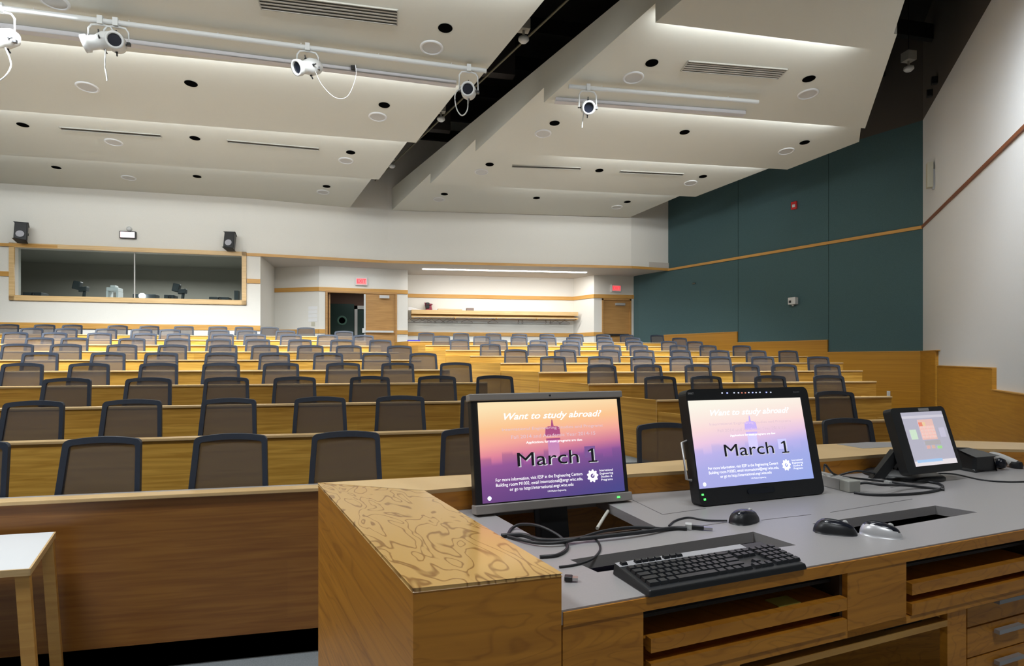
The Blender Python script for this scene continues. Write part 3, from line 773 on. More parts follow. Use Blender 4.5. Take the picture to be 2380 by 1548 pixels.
# notices and light switch beside the double door
nB = (Vector(A1)-Vector(A0)).normalized(); nBn = Vector((nB.y, -nB.x, 0))
if nBn.y > 0: nBn = -nBn
nm = 0
for j in range(4):
    p = PP(727, 716+j*9.2, (A0[0], A0[1], 0), nBn)
    o = MB().box(-.15, .15, -.052, .052, .0, .006).xf(wall_frame(p, nBn)).build('notice', 'paper')
    tag(o, f"white notice beside the double door, {['topmost', 'second from top', 'third from top', 'lowest'][j]} of four", 'notice', 'white notices beside the double door')
p = PP(728, 753, (A0[0], A0[1], 0), nBn)
tag(MB().box(-.06, .06, -.06, .06, 0, .01).xf(wall_frame(p, nBn)).build('light_switch', 'tan'), 'light switch plate under the white notices', 'switch')
# ---------------------------------------------------------------- doors
def yD(x): return yA(x)
d = thing('door_1', (DX0, yD(DX0), 1.341)); struct(d)
zt = EYE+2.04
mb = MB(); mb.box(DX0-.06, DX0, yD(DX0)-.03, yD(DX0)+.16, 1.341, zt+.05).box(DX1-.0, DX1+.05, yD(DX1)-.03, yD(DX1)+.16, 1.341, zt+.05)
mb.wall([(DX0-.06, yD(DX0)-.03), (DX1+.05, yD(DX1)-.03)], zt, zt+.06, .18); mb.build('door_frame', 'door', d)
LX = XatY(846, 18.62)
leaf = MB().obox((LX, yD(LX), 1.345), (DX1-LX, yD(DX1)-yD(LX), 0), (0, .045, 0), (0, 0, zt-1.345)).build('door_leaf', 'door', d)
zb = EYE+(835-772)/F*18.4
xh0 = XatY(842, 18.5)
MB().box(xh0, DX1-.06, yD(LX)-.10, yD(LX)-.045, zb-.028, zb+.028).box(xh0, xh0+.09, yD(LX)-.11, yD(LX), zb-.04, zb+.10).build('panic_bar', 'white', leaf)
xa, xb = XatY(882, 18.5), XatY(905, 18.5)
MB().box(xa, xb, yD(LX)-.07, yD(LX)-.01, zt-.14, zt-.05).build('door_closer', 'silver', leaf)
MB().box(LX-.0, LX+.05, yD(LX)-.02, yD(LX)+.0, 1.35, zt-.02).build('edge_strip', 'white', leaf)
# left leaf standing open into the corridor
MB().obox((DX0+.02, yD(DX0)+.16, 1.345), (-.12, 1.0, 0), (.045, 0, 0), (0, 0, zt-1.345)).build('door_leaf', 'door', d)
d = thing('door_2', (EX0, 18.5, 1.233)); struct(d)
zt2 = EYE+2.0
MB().box(EX0-.05, EX0, 18.47, 18.62, 1.235, zt2+.05).box(EX1, EX1+.06, 18.47, 18.62, 1.235, zt2+.05).box(EX0-.05, EX1+.06, 18.47, 18.62, zt2, zt2+.06).build('door_frame', 'door', d)
leaf = MB().box(EX0, EX1, 18.52, 18.565, 1.235, zt2).build('door_leaf', 'door', d)
MB().box(EX0+.05, EX1-.05, 18.44, 18.52, EYE+.80, EYE+.86).build('panic_bar', 'black_pl', leaf)
MB().box(XatY(1430, 18.5), XatY(1452, 18.5), 18.45, 18.52, zt2-.17, zt2-.09).build('door_closer', 'silver', leaf)
# corridor behind the open door
cb = mat('corridor_brown_paint', (.16, .09, .06), .8); cg = mat('chalkboard_green', (.02, .055, .042), .5)
mb = MB().box(-2.05, .64, 21.4, 21.5, 1.2, 4.4).box(-2.12, -2.05, 18.8, 21.5, 1.2, 4.4).box(.58, .64, 18.9, 21.5, 1.2, 4.4)
struct(mb.build('wall_corridor', cb)); struct(MB().box(-2.1, .62, 18.9, 21.5, 4.0, 4.1).build('ceiling', 'soffit'))
struct(MB().box(-2.1, .62, 18.9, 21.5, 1.15, 1.33).build('floor', 'carpet'))
bx0, bx1 = XatY(764, 21.3), XatY(823, 21.3); bzt = EYE+(835-708)/F*20.8
t = thing('green_display_board', ((bx0+bx1)/2, 21.37, 1.4), 'dark green board with a pale round emblem seen through the open door', 'board')
MB().box(bx0, bx1, 21.34, 21.395, 1.45, bzt).build('board', cg, t)
pc = back_pt(795, 745, 21.33)
MB().lathe([(.11, 0), (.13, .004), (.16, .004), (.17, 0)], 20, Matrix.Translation(pc) @ Matrix.Rotation(math.pi/2, 4, 'X')).build('emblem', mat('emblem_pale', (.10, .22, .16), .5), t)
x0, x1 = XatY(824, 21.3), XatY(842, 21.3)
struct(MB().box(x0, x0+.10, 21.3, 21.4, 1.33, EYE+1.9).box(x0, x1+.3, 21.3, 21.4, EYE+1.78, EYE+1.9).build('trim_13', 'beige'))
struct(MB().box(x0+.10, x1+.3, 21.35, 21.4, 1.33, EYE+1.78).build('door_3', cg))
# ---------------------------------------------------------------- niche: fluorescent strip, shelf, hangers
t = thing('fluorescent_strip', (3.9, 18.3, ZT-.05), 'long lit fluorescent strip in the soffit over the coat niche', 'ceiling light')
pa, pb = PZ(982, 626, ZT-.05), PZ(1363, 634, ZT-.05)
q = [(pa.x, pa.y-.07), (pb.x, pb.y-.07), (pb.x, pb.y+.07), (pa.x, pa.y+.07)]
for j in range(4):
    a_, b_ = j/4+.001, (j+1)/4-.001
    qq = [(pa.x+(pb.x-pa.x)*u, pa.y+(pb.y-pa.y)*u+s) for u, s in ((a_, -.06), (b_, -.06), (b_, .06), (a_, .06))]
    MB().prism(qq, ZT-.05, ZT-.032).build('lens_segment', 'glow', t)
MB().prism([(pa.x-.03, pa.y-.08), (pb.x+.03, pb.y-.08), (pb.x+.03, pb.y+.08), (pa.x-.03, pa.y+.08)], ZT-.034, ZT-.0305).build('housing', 'white', t)
SZ = EYE+(835-728)/F*19.2
t = thing('coat_shelf', (3.7, 19.3, SZ), 'long oak coat shelf with hanging rail in the rear niche', 'shelf')
xs0, xs1 = .9, XatY(1342, 19.1)
def yN(x): return 19.7-(x-.76)*(.26/5.76)
def slab(d0, d1, z0, z1, nm, m): return MB().prism([(xs0, yN(xs0)-d1), (xs1, yN(xs1)-d1), (xs1, yN(xs1)-d0), (xs0, yN(xs0)-d0)], z0, z1).build(nm, m, t)
slab(.02, .40, SZ+.04, SZ+.09, 'shelf_board', 'oak_cap'); slab(.38, .42, SZ-.03, SZ+.10, 'front_edge', 'oak_cap'); slab(.40, .44, SZ-.14, SZ-.10, 'lower_lip', 'oak_cap')
slab(.02, .04, SZ-.16, SZ+.04, 'back_cleat', 'oak_trim')
MB().tube([(xs0, yN(xs0)-.22, SZ-.14), (xs1, yN(xs1)-.22, SZ-.14)], .014, 8).build('hanging_rail', 'steel', t)
for j in range(5):
    x = xs0+.05+j*(xs1-xs0-.1)/4
    MB().box(x-.012, x+.012, yN(x)-.44, yN(x)-.02, SZ-.17, SZ-.125).build('bracket', 'oak_trim', t)
zl = EYE+(835-748)/F*19.7
t = thing('wall_ledge', (3.7, 19.5, zl), 'pale lower ledge on the niche wall beneath the hangers', 'ledge')
MB().prism([(xs0, yN(xs0)-.07), (xs1-.2, yN(xs1)-.07), (xs1-.2, yN(xs1)), (xs0, yN(xs0))], zl-.04, zl+.03).build('ledge_board', 'white', t)
hm = mat('hanger_grey_wire', (.16, .13, .12), .5)
HX = [952, 976, 990, 1004, 1022, 1040, 1052, 1086, 1146, 1205, 1214, 1268, 1278, 1290, 1311]
for j, hx in enumerate(HX):
    x = XatY(hx, 19.3); y = yN(x)-.22; zt_ = SZ-.128
    tw = random.uniform(-.7, .7) if hx not in (1205, 1214, 1268, 1278) else 1.2
    mb = MB(); hook = [(0, 0, -.06), (0, 0, -.03), (.012, 0, -.02), (.018, 0, -.004), (.010, 0, .012), (-.004, 0, .014)]
    mb.tube(hook, .004, 5)
    mb.tube([(0, 0, -.055), (.20, 0, -.15), (.19, 0, -.17), (-.19, 0, -.17), (-.20, 0, -.15)], .007, 5, closed=True)
    mb.xf(Matrix.Translation((x, y, zt_-.0)) @ Matrix.Rotation(tw, 4, 'Z'))
    o = mb.build('coat_hanger', hm)
    tag(o, f"grey coat hanger on the niche rail, {['first','second','third','fourth','fifth','sixth','seventh','eighth','ninth','tenth','eleventh','twelfth','thirteenth','fourteenth','fifteenth'][j]} from the left", 'hanger', 'coat hangers on the niche rail')
zs = SZ+.09
x = XatY(997, 19.3); t = thing('backpack', (x, yN(x)-.2, zs), 'small red and black bag standing on the coat shelf', 'bag')
MB().prism([(x-.09, yN(x)-.28), (x+.09, yN(x)-.28), (x+.09, yN(x)-.1), (x-.09, yN(x)-.1)], zs, [zs+.20, zs+.20, zs+.24, zs+.24]).build('bag_body', mat('bag_maroon', (.25, .03, .06), .7), t, bevel=.04)
MB().box(x-.10, x+.03, yN(x)-.30, yN(x)-.10, zs+.06, zs+.27).build('flap', 'black_pl', t, bevel=.03)
x = XatY(965, 19.3); tag(MB().prism([(x-.22, yN(x)-.33), (x+.25, yN(x)-.30), (x+.22, yN(x)-.1), (x-.15, yN(x)-.1)], zs, [zs+.10, zs+.01, zs+.01, zs+.13]).build('paper_pile', 'paper'), 'crumpled white papers at the left end of the coat shelf', 'papers')
x = XatY(1050, 19.3); tag(MB().box(x-.45, x+.35, yN(x)-.30, yN(x)-.08, zs, zs+.07).build('cardboard_sheet', mat('cardboard', (.62, .45, .30), .8)), 'flat light brown board lying on the coat shelf', 'board')
x = XatY(1092, 19.3); tag(MB().box(x-.11, x+.13, yN(x)-.36, yN(x)-.16, zs, zs+.10).build('small_box', mat('box_dark', (.22, .17, .15), .7), bevel=.004), 'small dark box on the coat shelf, right of the bag', 'box')
# ---------------------------------------------------------------- things in the control booth, seen through its window
bz = wz0+.03
t = thing('booth_counter', (-6.8, 17.5, bz-.04), 'long grey equipment counter just inside the booth window', 'counter')
MB().box(-10.9, -3.7, 17.28, 17.95, bz-.04, bz).build('countertop', 'grey', t); MB().box(-10.9, -3.7, 17.8, 17.84, 1.3, bz-.04).build('support_panel', 'booth', t)
dk = mat('booth_equipment', (.035, .045, .045), .5)
def bx(x, Y=17.5): return XatY(x, Y)
def hgt(px, Y=17.5): return px/F*Y/1.12
for x, lab in ((185, 'dark booth camera on a stand, left of the white projector'), (415, 'dark booth camera on a stand, right of the bright lamp')):
    X = bx(x); t = thing('booth_camera', (X, 17.5, bz), lab, 'camera', 'dark cameras on stands in the booth')
    MB().tube([(X+.10, 17.5, bz), (X+.12, 17.5, bz+.22)], .04, 8).build('post', dk, t)
    MB().obox((X-.0, 17.42, bz+.16), (.2, 0, .03), (0, .16, 0), (0, 0, .13)).build('pan_head', dk, t, bevel=.02)
    MB().obox((X-.16, 17.42, bz+.25), (.17, 0, -.04), (0, .16, 0), (.05, 0, .22)).build('camera_body', dk, t, bevel=.02)
X = bx(265); t = thing('booth_projector', (X, 17.5, bz), 'white slide projector on a frame behind the booth window', 'projector')
wh = mat('booth_white_plastic', (.75, .78, .76), .5)
MB().box(X-.15, X+.14, 17.4, 17.7, bz+.2, bz+.30).build('projector_body', wh, t, bevel=.015); MB().box(X-.06, X+.06, 17.42, 17.62, bz+.30, bz+.36).build('slide_tray', wh, t, bevel=.01)
MB().box(X-.15, X-.10, 17.4, 17.7, bz, bz+.2).box(X+.09, X+.14, 17.4, 17.7, bz, bz+.2).build('stand', wh, t)
X = bx(333); t = thing('booth_lamp', (X, 17.4, bz), 'bright glowing projector lens behind the booth window', 'lamp')
MB().lathe([(.001, .02), (.07, .015), (.075, -.05), (.05, -.12)], 18, Matrix.Translation((X, 17.4, bz+.09)) @ Matrix.Rotation(math.pi/2, 4, 'X')).build('glowing_lens', mat('lens_glow', (1, .97, 1), emit=14), t)
MB().box(X-.25, X+.30, 17.48, 17.8, bz, bz+.15).build('lamp_housing', dk, t, bevel=.01)
for x, wd, h, lab in ((70, .42, .12, 'low dark amplifier at the left end of the booth counter'), (385, .24, .13, 'small dark monitor box in the booth right of the lamp'), (500, .5, .10, 'low dark mixer at the right of the booth counter')):
    X = bx(x+12); t = thing('booth_device', (X, 17.5, bz), lab, 'device', 'dark devices on the booth counter')
    MB().box(X-wd/2, X+wd/2, 17.35, 17.7, bz, bz+h).build('casing', dk, t, bevel=.01)
    MB().lathe([(.001, .01), (.04, .008), (.045, 0)], 14, Matrix.Translation((X+.02, 17.35, bz+h/2)) @ Matrix.Rotation(math.pi/2, 4, 'X')).build('dial', 'black_pl', t)
X = bx(553); tag(MB().box(X-.05, X+.05, 17.3, 17.5, bz, bz+.28).build('equipment_rack', dk), 'upright dark panel at the right end of the booth counter', 'panel')
# blue folder on the last desk of the right block
zz = DESK+RR*9; p = PZ(961, 784, zz+.0)
y = YK(10)+.02
tag(MB().box(XatY(947, y+.1), XatY(976, y+.1), y-.02, y+.16, zz, zz+.03).build('blue_folder', 'blue'), 'blue folder on the aisle end of the rearmost right desk', 'folder')
# ================================================================ lectern console
ZDK, ZCAP = EYE-.50, EYE-.426
P0 = c2w(.101, 1.158, z=0); DR = (c2w(1.514, 1.718, z=0)-P0).normalized(); NB = Vector((-DR.y, DR.x, 0))   # along front, towards the back
if NB.y < 0: NB = -NB
def cf(t, d=0, z=0.0): q = P0+DR*t+NB*d; return Vector((q.x, q.y, z))
A = c2w(-.667, 2.0, z=0); B = c2w(-.183, 1.075, z=0); Cc = c2w(.0986, 1.157, z=0); D = c2w(-.286, 1.885, z=0)
inner = [(-.286, 1.885), (-.137, 1.943), (.447, 2.156), (.656, 2.215), (1.30, 2.47), (1.731, 2.626), (2.12, 2.77), (2.41, 2.738), (3.0, 2.5)]
outer = [(-.667, 2.0), (-.15, 2.146), (.49, 2.366), (.74, 2.462), (1.52, 2.90), (1.998, 3.017), (2.33, 3.04), (2.61, 2.964), (3.2, 2.7)]
IN = [c2w(a, b, z=0) for a, b in inner]; OU = [c2w(a, b, z=0) for a, b in outer]
con = thing('lectern_console', (P0.x+.5, P0.y+.5, -.2), 'large oak lectern console with grey laminate top and raised oak border', 'lectern')
xy = lambda v: (v.x, v.y)
Bi = B+(A-B).normalized()*0
# left pedestal wall
MB().prism([xy(A), xy(B), xy(Cc), xy(D)], -.235, ZCAP-.006).build('side_pedestal', 'oak_console', con)
MB().prism([xy(A), xy(B), xy(Cc), xy(D)], ZCAP-.006, ZCAP).build('side_cap', 'oak_top', con, bevel=.002)
# back parapet
MB().prism([xy(p) for p in OU]+[xy(p) for p in reversed(IN)], ZDK-.03, ZCAP-.012).build('back_parapet', 'oak_console', con)
mb = MB()
for i in range(len(OU)-1):
    q = [OU[i], OU[i+1], OU[i+1]+(IN[i+1]-OU[i+1]).normalized()*.03, OU[i]+(IN[i]-OU[i]).normalized()*.03]
    mb.prism([xy(p) for p in q], -.235, ZDK-.03)
mb.build('audience_panel', 'oak_console', con)
MB().prism([xy(p) for p in OU]+[xy(p) for p in reversed(IN)], ZCAP-.012, ZCAP).build('parapet_cap', 'oak_cap', con, bevel=.002)
ins = [PZ(x, y, ZCAP+.001) for x, y in ((1945, 1032), (2014, 1027.5), (2087, 1028), (2150, 1029), (2140, 1036), (2082, 1038.5), (2006, 1042))]
MB().prism([xy(p) for p in ins], ZCAP-.002, ZCAP+.001).build('laminate_inset', 'laminate', con)
# worktop with cut-outs
front = [cf(0), cf(.6), cf(1.2), cf(2.3)]
loop = [Cc+NB*.0, *front[1:], IN[-1], *reversed(IN[:-1])]
holes_px = [[(1122, 1181), (1385, 1158), (1545, 1234), (1266, 1261)],
            [(1325, 1301), (1751, 1236), (1850, 1267), (1389, 1330)],
            [(1888, 1217), (2174, 1175), (2272, 1190.5), (1975, 1242)]]
holes = [[PZ(x, y, ZDK) for x, y in h] for h in holes_px]
loops = [[Vector((p.x, p.y, 0)) for p in loop]]+[[Vector((p.x, p.y, 0)) for p in reversed(h)] for h in holes]
tris = tessellate_polygon(loops); flat = [p for l in loops for p in l]; n = len(flat)
v = [(p.x, p.y, ZDK) for p in flat]+[(p.x, p.y, ZDK-.03) for p in flat]
f = [tuple(t) for t in tris]+[tuple(i+n for i in reversed(t)) for t in tris]
k0 = 0
for l in loops:
    m_ = len(l)
    for i in range(m_): f.append((k0+i, k0+(i+1) % m_, k0+(i+1) % m_+n, k0+i+n))
    k0 += m_
mb = MB().add(v, f); wt_ = mb.build('worktop', 'laminate', con)
hc = lambda H, k: [tuple((Vector((p.x, p.y))-sum((Vector((q.x, q.y)) for q in H), Vector((0, 0)))/4)*k+sum((Vector((q.x, q.y)) for q in H), Vector((0, 0)))/4) for p in H]
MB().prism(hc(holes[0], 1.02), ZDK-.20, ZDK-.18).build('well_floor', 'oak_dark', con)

# thin joints in the laminate
sm = mat('laminate_joint', (.13, .12, .12), .6)
def joint(x0, y0, x1, y1):
    a, b = PZ(x0, y0, ZDK), PZ(x1, y1, ZDK); dd = (b-a).normalized(); s = Vector((-dd.y, dd.x, 0))*.0015
    MB().prism([xy(a-s), xy(b-s), xy(b+s), xy(a+s)], ZDK-.001, ZDK+.0006).build('laminate_seam', sm, wt_)
joint(1548, 1234, 1690, 1214); joint(1770, 1209, 1885, 1196); joint(1930, 1191, 2120, 1160); joint(1470, 1162, 1540, 1196); joint(1540, 1196, 1640, 1182); joint(2070, 1133, 2180, 1120)
# front
def fbox(t0, t1, r0, r1, d0=0, d1=.02): return MB().obox(cf(t0, d0, EYE+r1), DR*(t1-t0), NB*(d1-d0), (0, 0, r0-r1))
fbox(-.0, 2.3, -.504, -.532, -.004, .02).build('front_rail', 'oak_console', con)
mb = fbox(0, .19, -.532, -1.735); mb.v += []; 
mb.add(*[[ (p.x, p.y, p.z) for p in fbox(.792, 1.008, -.532, -.696).v], fbox(0, 1, 0, -1).f])
mb.add(*[[ (p.x, p.y, p.z) for p in fbox(1.61, 2.3, -.532, -.696).v], fbox(0, 1, 0, -1).f])
mb.add(*[[ (p.x, p.y, p.z) for p in fbox(.19, 1.61, -.678, -.696).v], fbox(0, 1, 0, -1).f])
mb.add(*[[ (p.x, p.y, p.z) for p in fbox(.19, .45, -.696, -1.735).v], fbox(0, 1, 0, -1).f])
mb.add(*[[ (p.x, p.y, p.z) for p in fbox(1.19, 1.27, -.696, -1.735, .01, .03).v], fbox(0, 1, 0, -1).f])
mb.build('front_panel', 'oak_console', con)
for t0 in (.19, .792, 1.008, 1.61):
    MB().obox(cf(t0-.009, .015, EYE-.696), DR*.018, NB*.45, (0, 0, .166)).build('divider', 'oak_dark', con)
for ta, tb_ in ((.08, .785), (.93, 1.62)): fbox(ta, tb_, -.560, -.568, .04, .47).build('tray_shade_sheet', 'base', con)  # black sheets added to stand in for the shade inside the cut-outs
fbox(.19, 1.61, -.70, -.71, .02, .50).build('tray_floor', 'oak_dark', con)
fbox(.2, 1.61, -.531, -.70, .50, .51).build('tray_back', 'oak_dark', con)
for t0, t1 in ((.205, .783), (1.022, 1.60)):
    for r0, r1 in ((-.592, -.622), (-.645, -.675)):
        s_ = fbox(t0, t1, r0-.010, r1+.004, .012, .44).build('pullout_tray', 'oak_console', con)
        fbox(t0, t1, r0, r1, -.006, .014).build('tray_front', 'oak_console', s_)
        for tt in (t0-.012, t1+.002): MB().obox(cf(tt, .02, EYE+r1+.006), DR*.009, NB*.38, (0, 0, .014)).build('slide_rail', 'steel', s_)
fbox(.45, 1.19, -.722, -.738, .01, .42).build('lower_shelf', 'oak_trim', con)
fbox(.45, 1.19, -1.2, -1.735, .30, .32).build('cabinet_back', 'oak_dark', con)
fbox(1.27, 1.34, -.70, -1.735, .05, .07).build('stile', 'oak_console', con)
for j, (r0, r1) in enumerate(((-.70, -.785), (-.79, -.875), (-.88, -.97), (-.975, -1.3))):
    dr_ = fbox(1.345, 1.95, r0, r1, .05, .07).build('drawer', 'oak_console', con)
    rm = (r0+r1)/2+.02
    fbox(1.46, 1.58, rm+.006, rm-.006, .03, .045).build('handle', 'grey', dr_)
tag(fbox(.97, 1.12, -.70, -.722, .03, .15).build('black_adapter', 'black_pl', bevel=.004), 'black power adapter on the open lower shelf of the console', 'adapter')
nt_ = fbox(.60, .67, -.5995, -.602, .03, .075); tag(nt_.build('sticky_note', 'yellow'), 'yellow note lying in the pull-out tray under the keyboard', 'note')

# ---------------------------------------------------------------- monitors
def scr_mat(name, stops, side=(1, 1, 1), strength=1.0, city=(.2, .1, .3), cfac=.5, blue=(.3, .35, .7)):
    m, nt, b = newmat(name); L = nt.links.new; nt.nodes.remove(b)
    uv = nd(nt, 'ShaderNodeUVMap'); s = nd(nt, 'ShaderNodeSeparateXYZ'); L(uv.outputs[0], s.inputs[0])
    r = nd(nt, 'ShaderNodeValToRGB'); els = r.color_ramp.elements
    els[0].position = stops[0][0]; els[0].color = (*stops[0][1], 1); els[1].position = stops[-1][0]; els[1].color = (*stops[-1][1], 1)
    for p_, c_ in stops[1:-1]: e = els.new(p_); e.color = (*c_, 1)
    # gradient tilts across the picture
    ad = nd(nt, 'ShaderNodeMath', operation='MULTIPLY_ADD'); L(s.outputs[0], ad.inputs[0]); ad.inputs[1].default_value = -.13; L(s.outputs[1], ad.inputs[2])
    a2 = nd(nt, 'ShaderNodeMath', operation='ADD'); L(ad.outputs[0], a2.inputs[0]); a2.inputs[1].default_value = .06; L(a2.outputs[0], r.inputs[0])
    # city blocks: stepped noise along u decides a skyline
    ms = nd(nt, 'ShaderNodeMath', operation='MULTIPLY'); L(s.outputs[0], ms.inputs[0]); ms.inputs[1].default_value = 14
    sn = nd(nt, 'ShaderNodeMath', operation='FLOOR'); L(ms.outputs[0], sn.inputs[0])
    wn = nd(nt, 'ShaderNodeTexWhiteNoise', noise_dimensions='1D'); L(sn.outputs[0], wn.inputs['W'])
    h = nd(nt, 'ShaderNodeMath', operation='MULTIPLY_ADD'); L(wn.outputs[0], h.inputs[0]); h.inputs[1].default_value = .14; h.inputs[2].default_value = .36
    sb = nd(nt, 'ShaderNodeMath', operation='SUBTRACT'); L(h.outputs[0], sb.inputs[0]); L(s.outputs[1], sb.inputs[1])
    mr = nd(nt, 'ShaderNodeMapRange'); mr.inputs[1].default_value = -.015; mr.inputs[2].default_value = .02; mr.inputs[4].default_value = cfac; L(sb.outputs[0], mr.inputs[0])
    mx = nd(nt, 'ShaderNodeMix', data_type='RGBA'); L(mr.outputs[0], mx.inputs[0]); L(r.outputs[0], mx.inputs[6]); mx.inputs[7].default_value = (*city, 1)
    # bluer at lower right
    mu = nd(nt, 'ShaderNodeMath', operation='MULTIPLY'); L(s.outputs[0], mu.inputs[0])
    inv = nd(nt, 'ShaderNodeMath', operation='SUBTRACT', use_clamp=True); inv.inputs[0].default_value = .75; L(s.outputs[1], inv.inputs[1]); L(inv.outputs[0], mu.inputs[1])
    m2 = nd(nt, 'ShaderNodeMix', data_type='RGBA'); L(mu.outputs[0], m2.inputs[0]); L(mx.outputs[2], m2.inputs[6]); m2.inputs[7].default_value = (*blue, 1)
    e = nd(nt, 'ShaderNodeEmission'); e.inputs[1].default_value = strength*.88; L(m2.outputs[2], e.inputs[0]); L(e.outputs[0], nt.nodes['Material Output'].inputs[0])
    return m
def screen_quad(m, x0, x1, y0, y1, z):
    mb = MB().add([m @ Vector(p) for p in ((x0, y0, z), (x1, y0, z), (x1, y1, z), (x0, y1, z))], [(0, 1, 2, 3)]); mb.uv = [(0, 0), (1, 0), (1, 1), (0, 1)]; return mb
def mon_frame(bl, br, rel, tilt):
    a = c2w(*bl, rel=rel); b = c2w(*br, rel=rel); ex = (b-a).normalized(); nn = Vector((ex.y, -ex.x, 0))
    if nn.dot(-a) < 0: nn = -nn
    ey = Vector((0, 0, 1))*math.cos(tilt)-nn*math.sin(tilt)
    return frame(a, ex, ey), (b-a).length
wtx = mat('slide_white', (1, 1, 1), emit=1.0); gtx = mat('slide_grey', (.60, .45, .52), emit=.9); ktx = mat('slide_black', (.02, .02, .03), .8)
shd = mat('slide_shadow', (.62, .62, .66), emit=.7)
def flat(m, polys, z): 
    mb = MB()
    for P in polys:
        mb.add([m @ Vector((x, y, z)) for x, y in P], [tuple(range(len(P)))])
    return mb
def slide(m, x0, x1, y0, y1, par, dark=(.15, .07, .22), tower=(.30, .06, .16), tower2=(.42, .18, .35), pale=False):
    W, H = x1-x0, y1-y0
    X = lambda u: x0+W*u
    Y = lambda v: y0+H*v
    tm = mat('slide_tower', tower, emit=1); tm2 = mat('slide_tower_shaft', tower2, emit=1)
    z = .0008
    flat(m, [[(X(.445), Y(.63)), (X(.555), Y(.63)), (X(.55), Y(.715)), (X(.53), Y(.73)), (X(.47), Y(.73)), (X(.45), Y(.715))], [(X(.45), Y(.585)), (X(.55), Y(.585)), (X(.55), Y(.605)), (X(.45), Y(.605))],
             [(X(.49), Y(.73)), (X(.51), Y(.73)), (X(.503), Y(.80)), (X(.497), Y(.80))]], z).build('slide_tower', tm, par)
    flat(m, [[(X(.46), Y(.40)), (X(.54), Y(.40)), (X(.54), Y(.585)), (X(.46), Y(.585))]], z*.8).build('slide_tower_shaft', tm2, par)
    flat(m, [[(X(.72), Y(.38)), (X(.80), Y(.38)), (X(.80), Y(.50)), (X(.72), Y(.50))]], z*.8).build('slide_building', mat('slide_building', dark, emit=1), par)
    def tx(s, u, v, h, wd, mt, sh=0, bold=0, dz=0, al='CENTER', nm='slide_text'):
        return text_mesh(s, h*H, m @ Matrix.Translation((X(u), Y(v), .0016+dz)), mt, par, nm, width=wd*W, shear=sh, bold=bold*H, align=al)
    tx('Want to study abroad?', .505, .845, .095, .70, wtx, .35, .0012)
    tx('International Engineering Studies and Programs', .51, .715, .042, .72, gtx, 0, 0)
    tx('Fall 2014 and Academic Year 2014-15', .51, .635, .052, .60, gtx, 0, 0)
    tx('Applications for most programs are due:', .51, .573, .034, .40, wtx, 0, .0003)
    for du, dv, mt_, dz_ in ((.008, -.008, shd, 0), (0, 0, ktx, .0006)):
        tx('March', .455+du, .397+dv, .20, .43, mt_, 0, .0, dz_)
        flat(m @ Matrix.Translation((0, 0, .0008+dz_)), [[(X(a+du), Y(b+dv)) for a, b in q] for q in ([(.766, .345), (.784, .345), (.784, .475), (.773, .475), (.742, .453), (.747, .440), (.766, .452)], )], .0008).build('slide_text', mt_, par)
        flat(m @ Matrix.Translation((0, 0, .0008+dz_)), [[(X(a+du), Y(b+dv)) for a, b in q] for q in ([(.742, .345), (.808, .345), (.808, .331), (.742, .331)], )], .0008).build('slide_text', mt_, par)
    tx('For more information, visit IESP in the Engineering Centers', .39, .215, .046, .60, wtx, 0, .0)
    tx('Building room M1002, email international@engr.wisc.edu,', .39, .165, .046, .60, wtx, 0, .0)
    tx('or go to http://international.engr.wisc.edu', .40, .115, .046, .44, wtx, 0, .0)
    tx('UW-Madison Engineering', .50, .065, .024, .13, wtx)
    for j, s in enumerate(('International', 'Engineering', 'Studies &', 'Programs')): tx(s, .868, .235-.033*j, .032, .10 if j < 2 else .085, wtx)
    cx, cy, rr = X(.765), Y(.185), .068*H
    v = []; n_ = 36
    for i in range(n_):
        a = 2*math.pi*i/n_; q = rr*(1.0 if i % 4 in (0, 1) else .80); v.append(m @ Vector((cx+q*math.cos(a), cy+q*math.sin(a), z)))
    for i in range(n_):
        a = 2*math.pi*i/n_; v.append(m @ Vector((cx+rr*.34*math.cos(a), cy+rr*.34*math.sin(a), z)))
    MB().add(v, [(i, (i+1) % n_, n_+(i+1) % n_, n_+i) for i in range(n_)]).build('slide_logo', wtx, par)
    flat(m, [[(cx-rr*.3, cy-rr*.32), (cx+rr*.02, cy-rr*.1), (cx-rr*.05, cy+rr*.1), (cx+rr*.3, cy+rr*.32), (cx-.02*rr, cy+rr*.12), (cx+.06*rr, cy-.1*rr)]], z).build('slide_logo', wtx, par)
    MB().lathe([(.001, z), (.007, z)], 10, m @ Matrix.Translation((X(.045), Y(.045), 0))).build('slide_cursor', 'led_white', par)

# monitor 1
m1, W1 = mon_frame((-.112, 1.8375), (.4146, 2.035), -.49, math.radians(10)); H1 = .379
t = thing('widescreen_monitor', m1 @ Vector((W1/2, 0, -.03)), 'widescreen monitor with grey top and bottom bars, left of the two slide screens', 'monitor')
MB().box(0, W1, 0, H1, -.045, -.004).xf(m1).build('casing', 'black_pl', t, bevel=.004)
MB().box(-.006, W1+.004, H1-.020, H1+.003, -.04, .004).xf(m1).build('top_bar', 'bezel', t, bevel=.003)
MB().box(-.004, W1+.006, -.003, .026, -.04, .006).xf(m1).build('bottom_bar', 'bezel', t, bevel=.003)
sx0, sx1, sy0, sy1 = .022, W1-.018, .030, H1-.026
st = [(0, (.085, .035, .16)), (.22, (.20, .07, .26)), (.40, (.42, .12, .36)), (.50, (.80, .25, .34)), (.62, (.98, .42, .34)), (.78, (1, .58, .30)), (1, (1, .80, .48))]
sq = screen_quad(m1, sx0, sx1, sy0, sy1, -.001).build('screen', scr_mat('slide_screen_warm', st, city=(.22, .09, .27), cfac=.45, blue=(.05, .08, .30), strength=1.0), t)
MB().box(W1-.055, W1-.045, .008, .014, .006, .008).xf(m1).build('power_light', 'led_green', t)
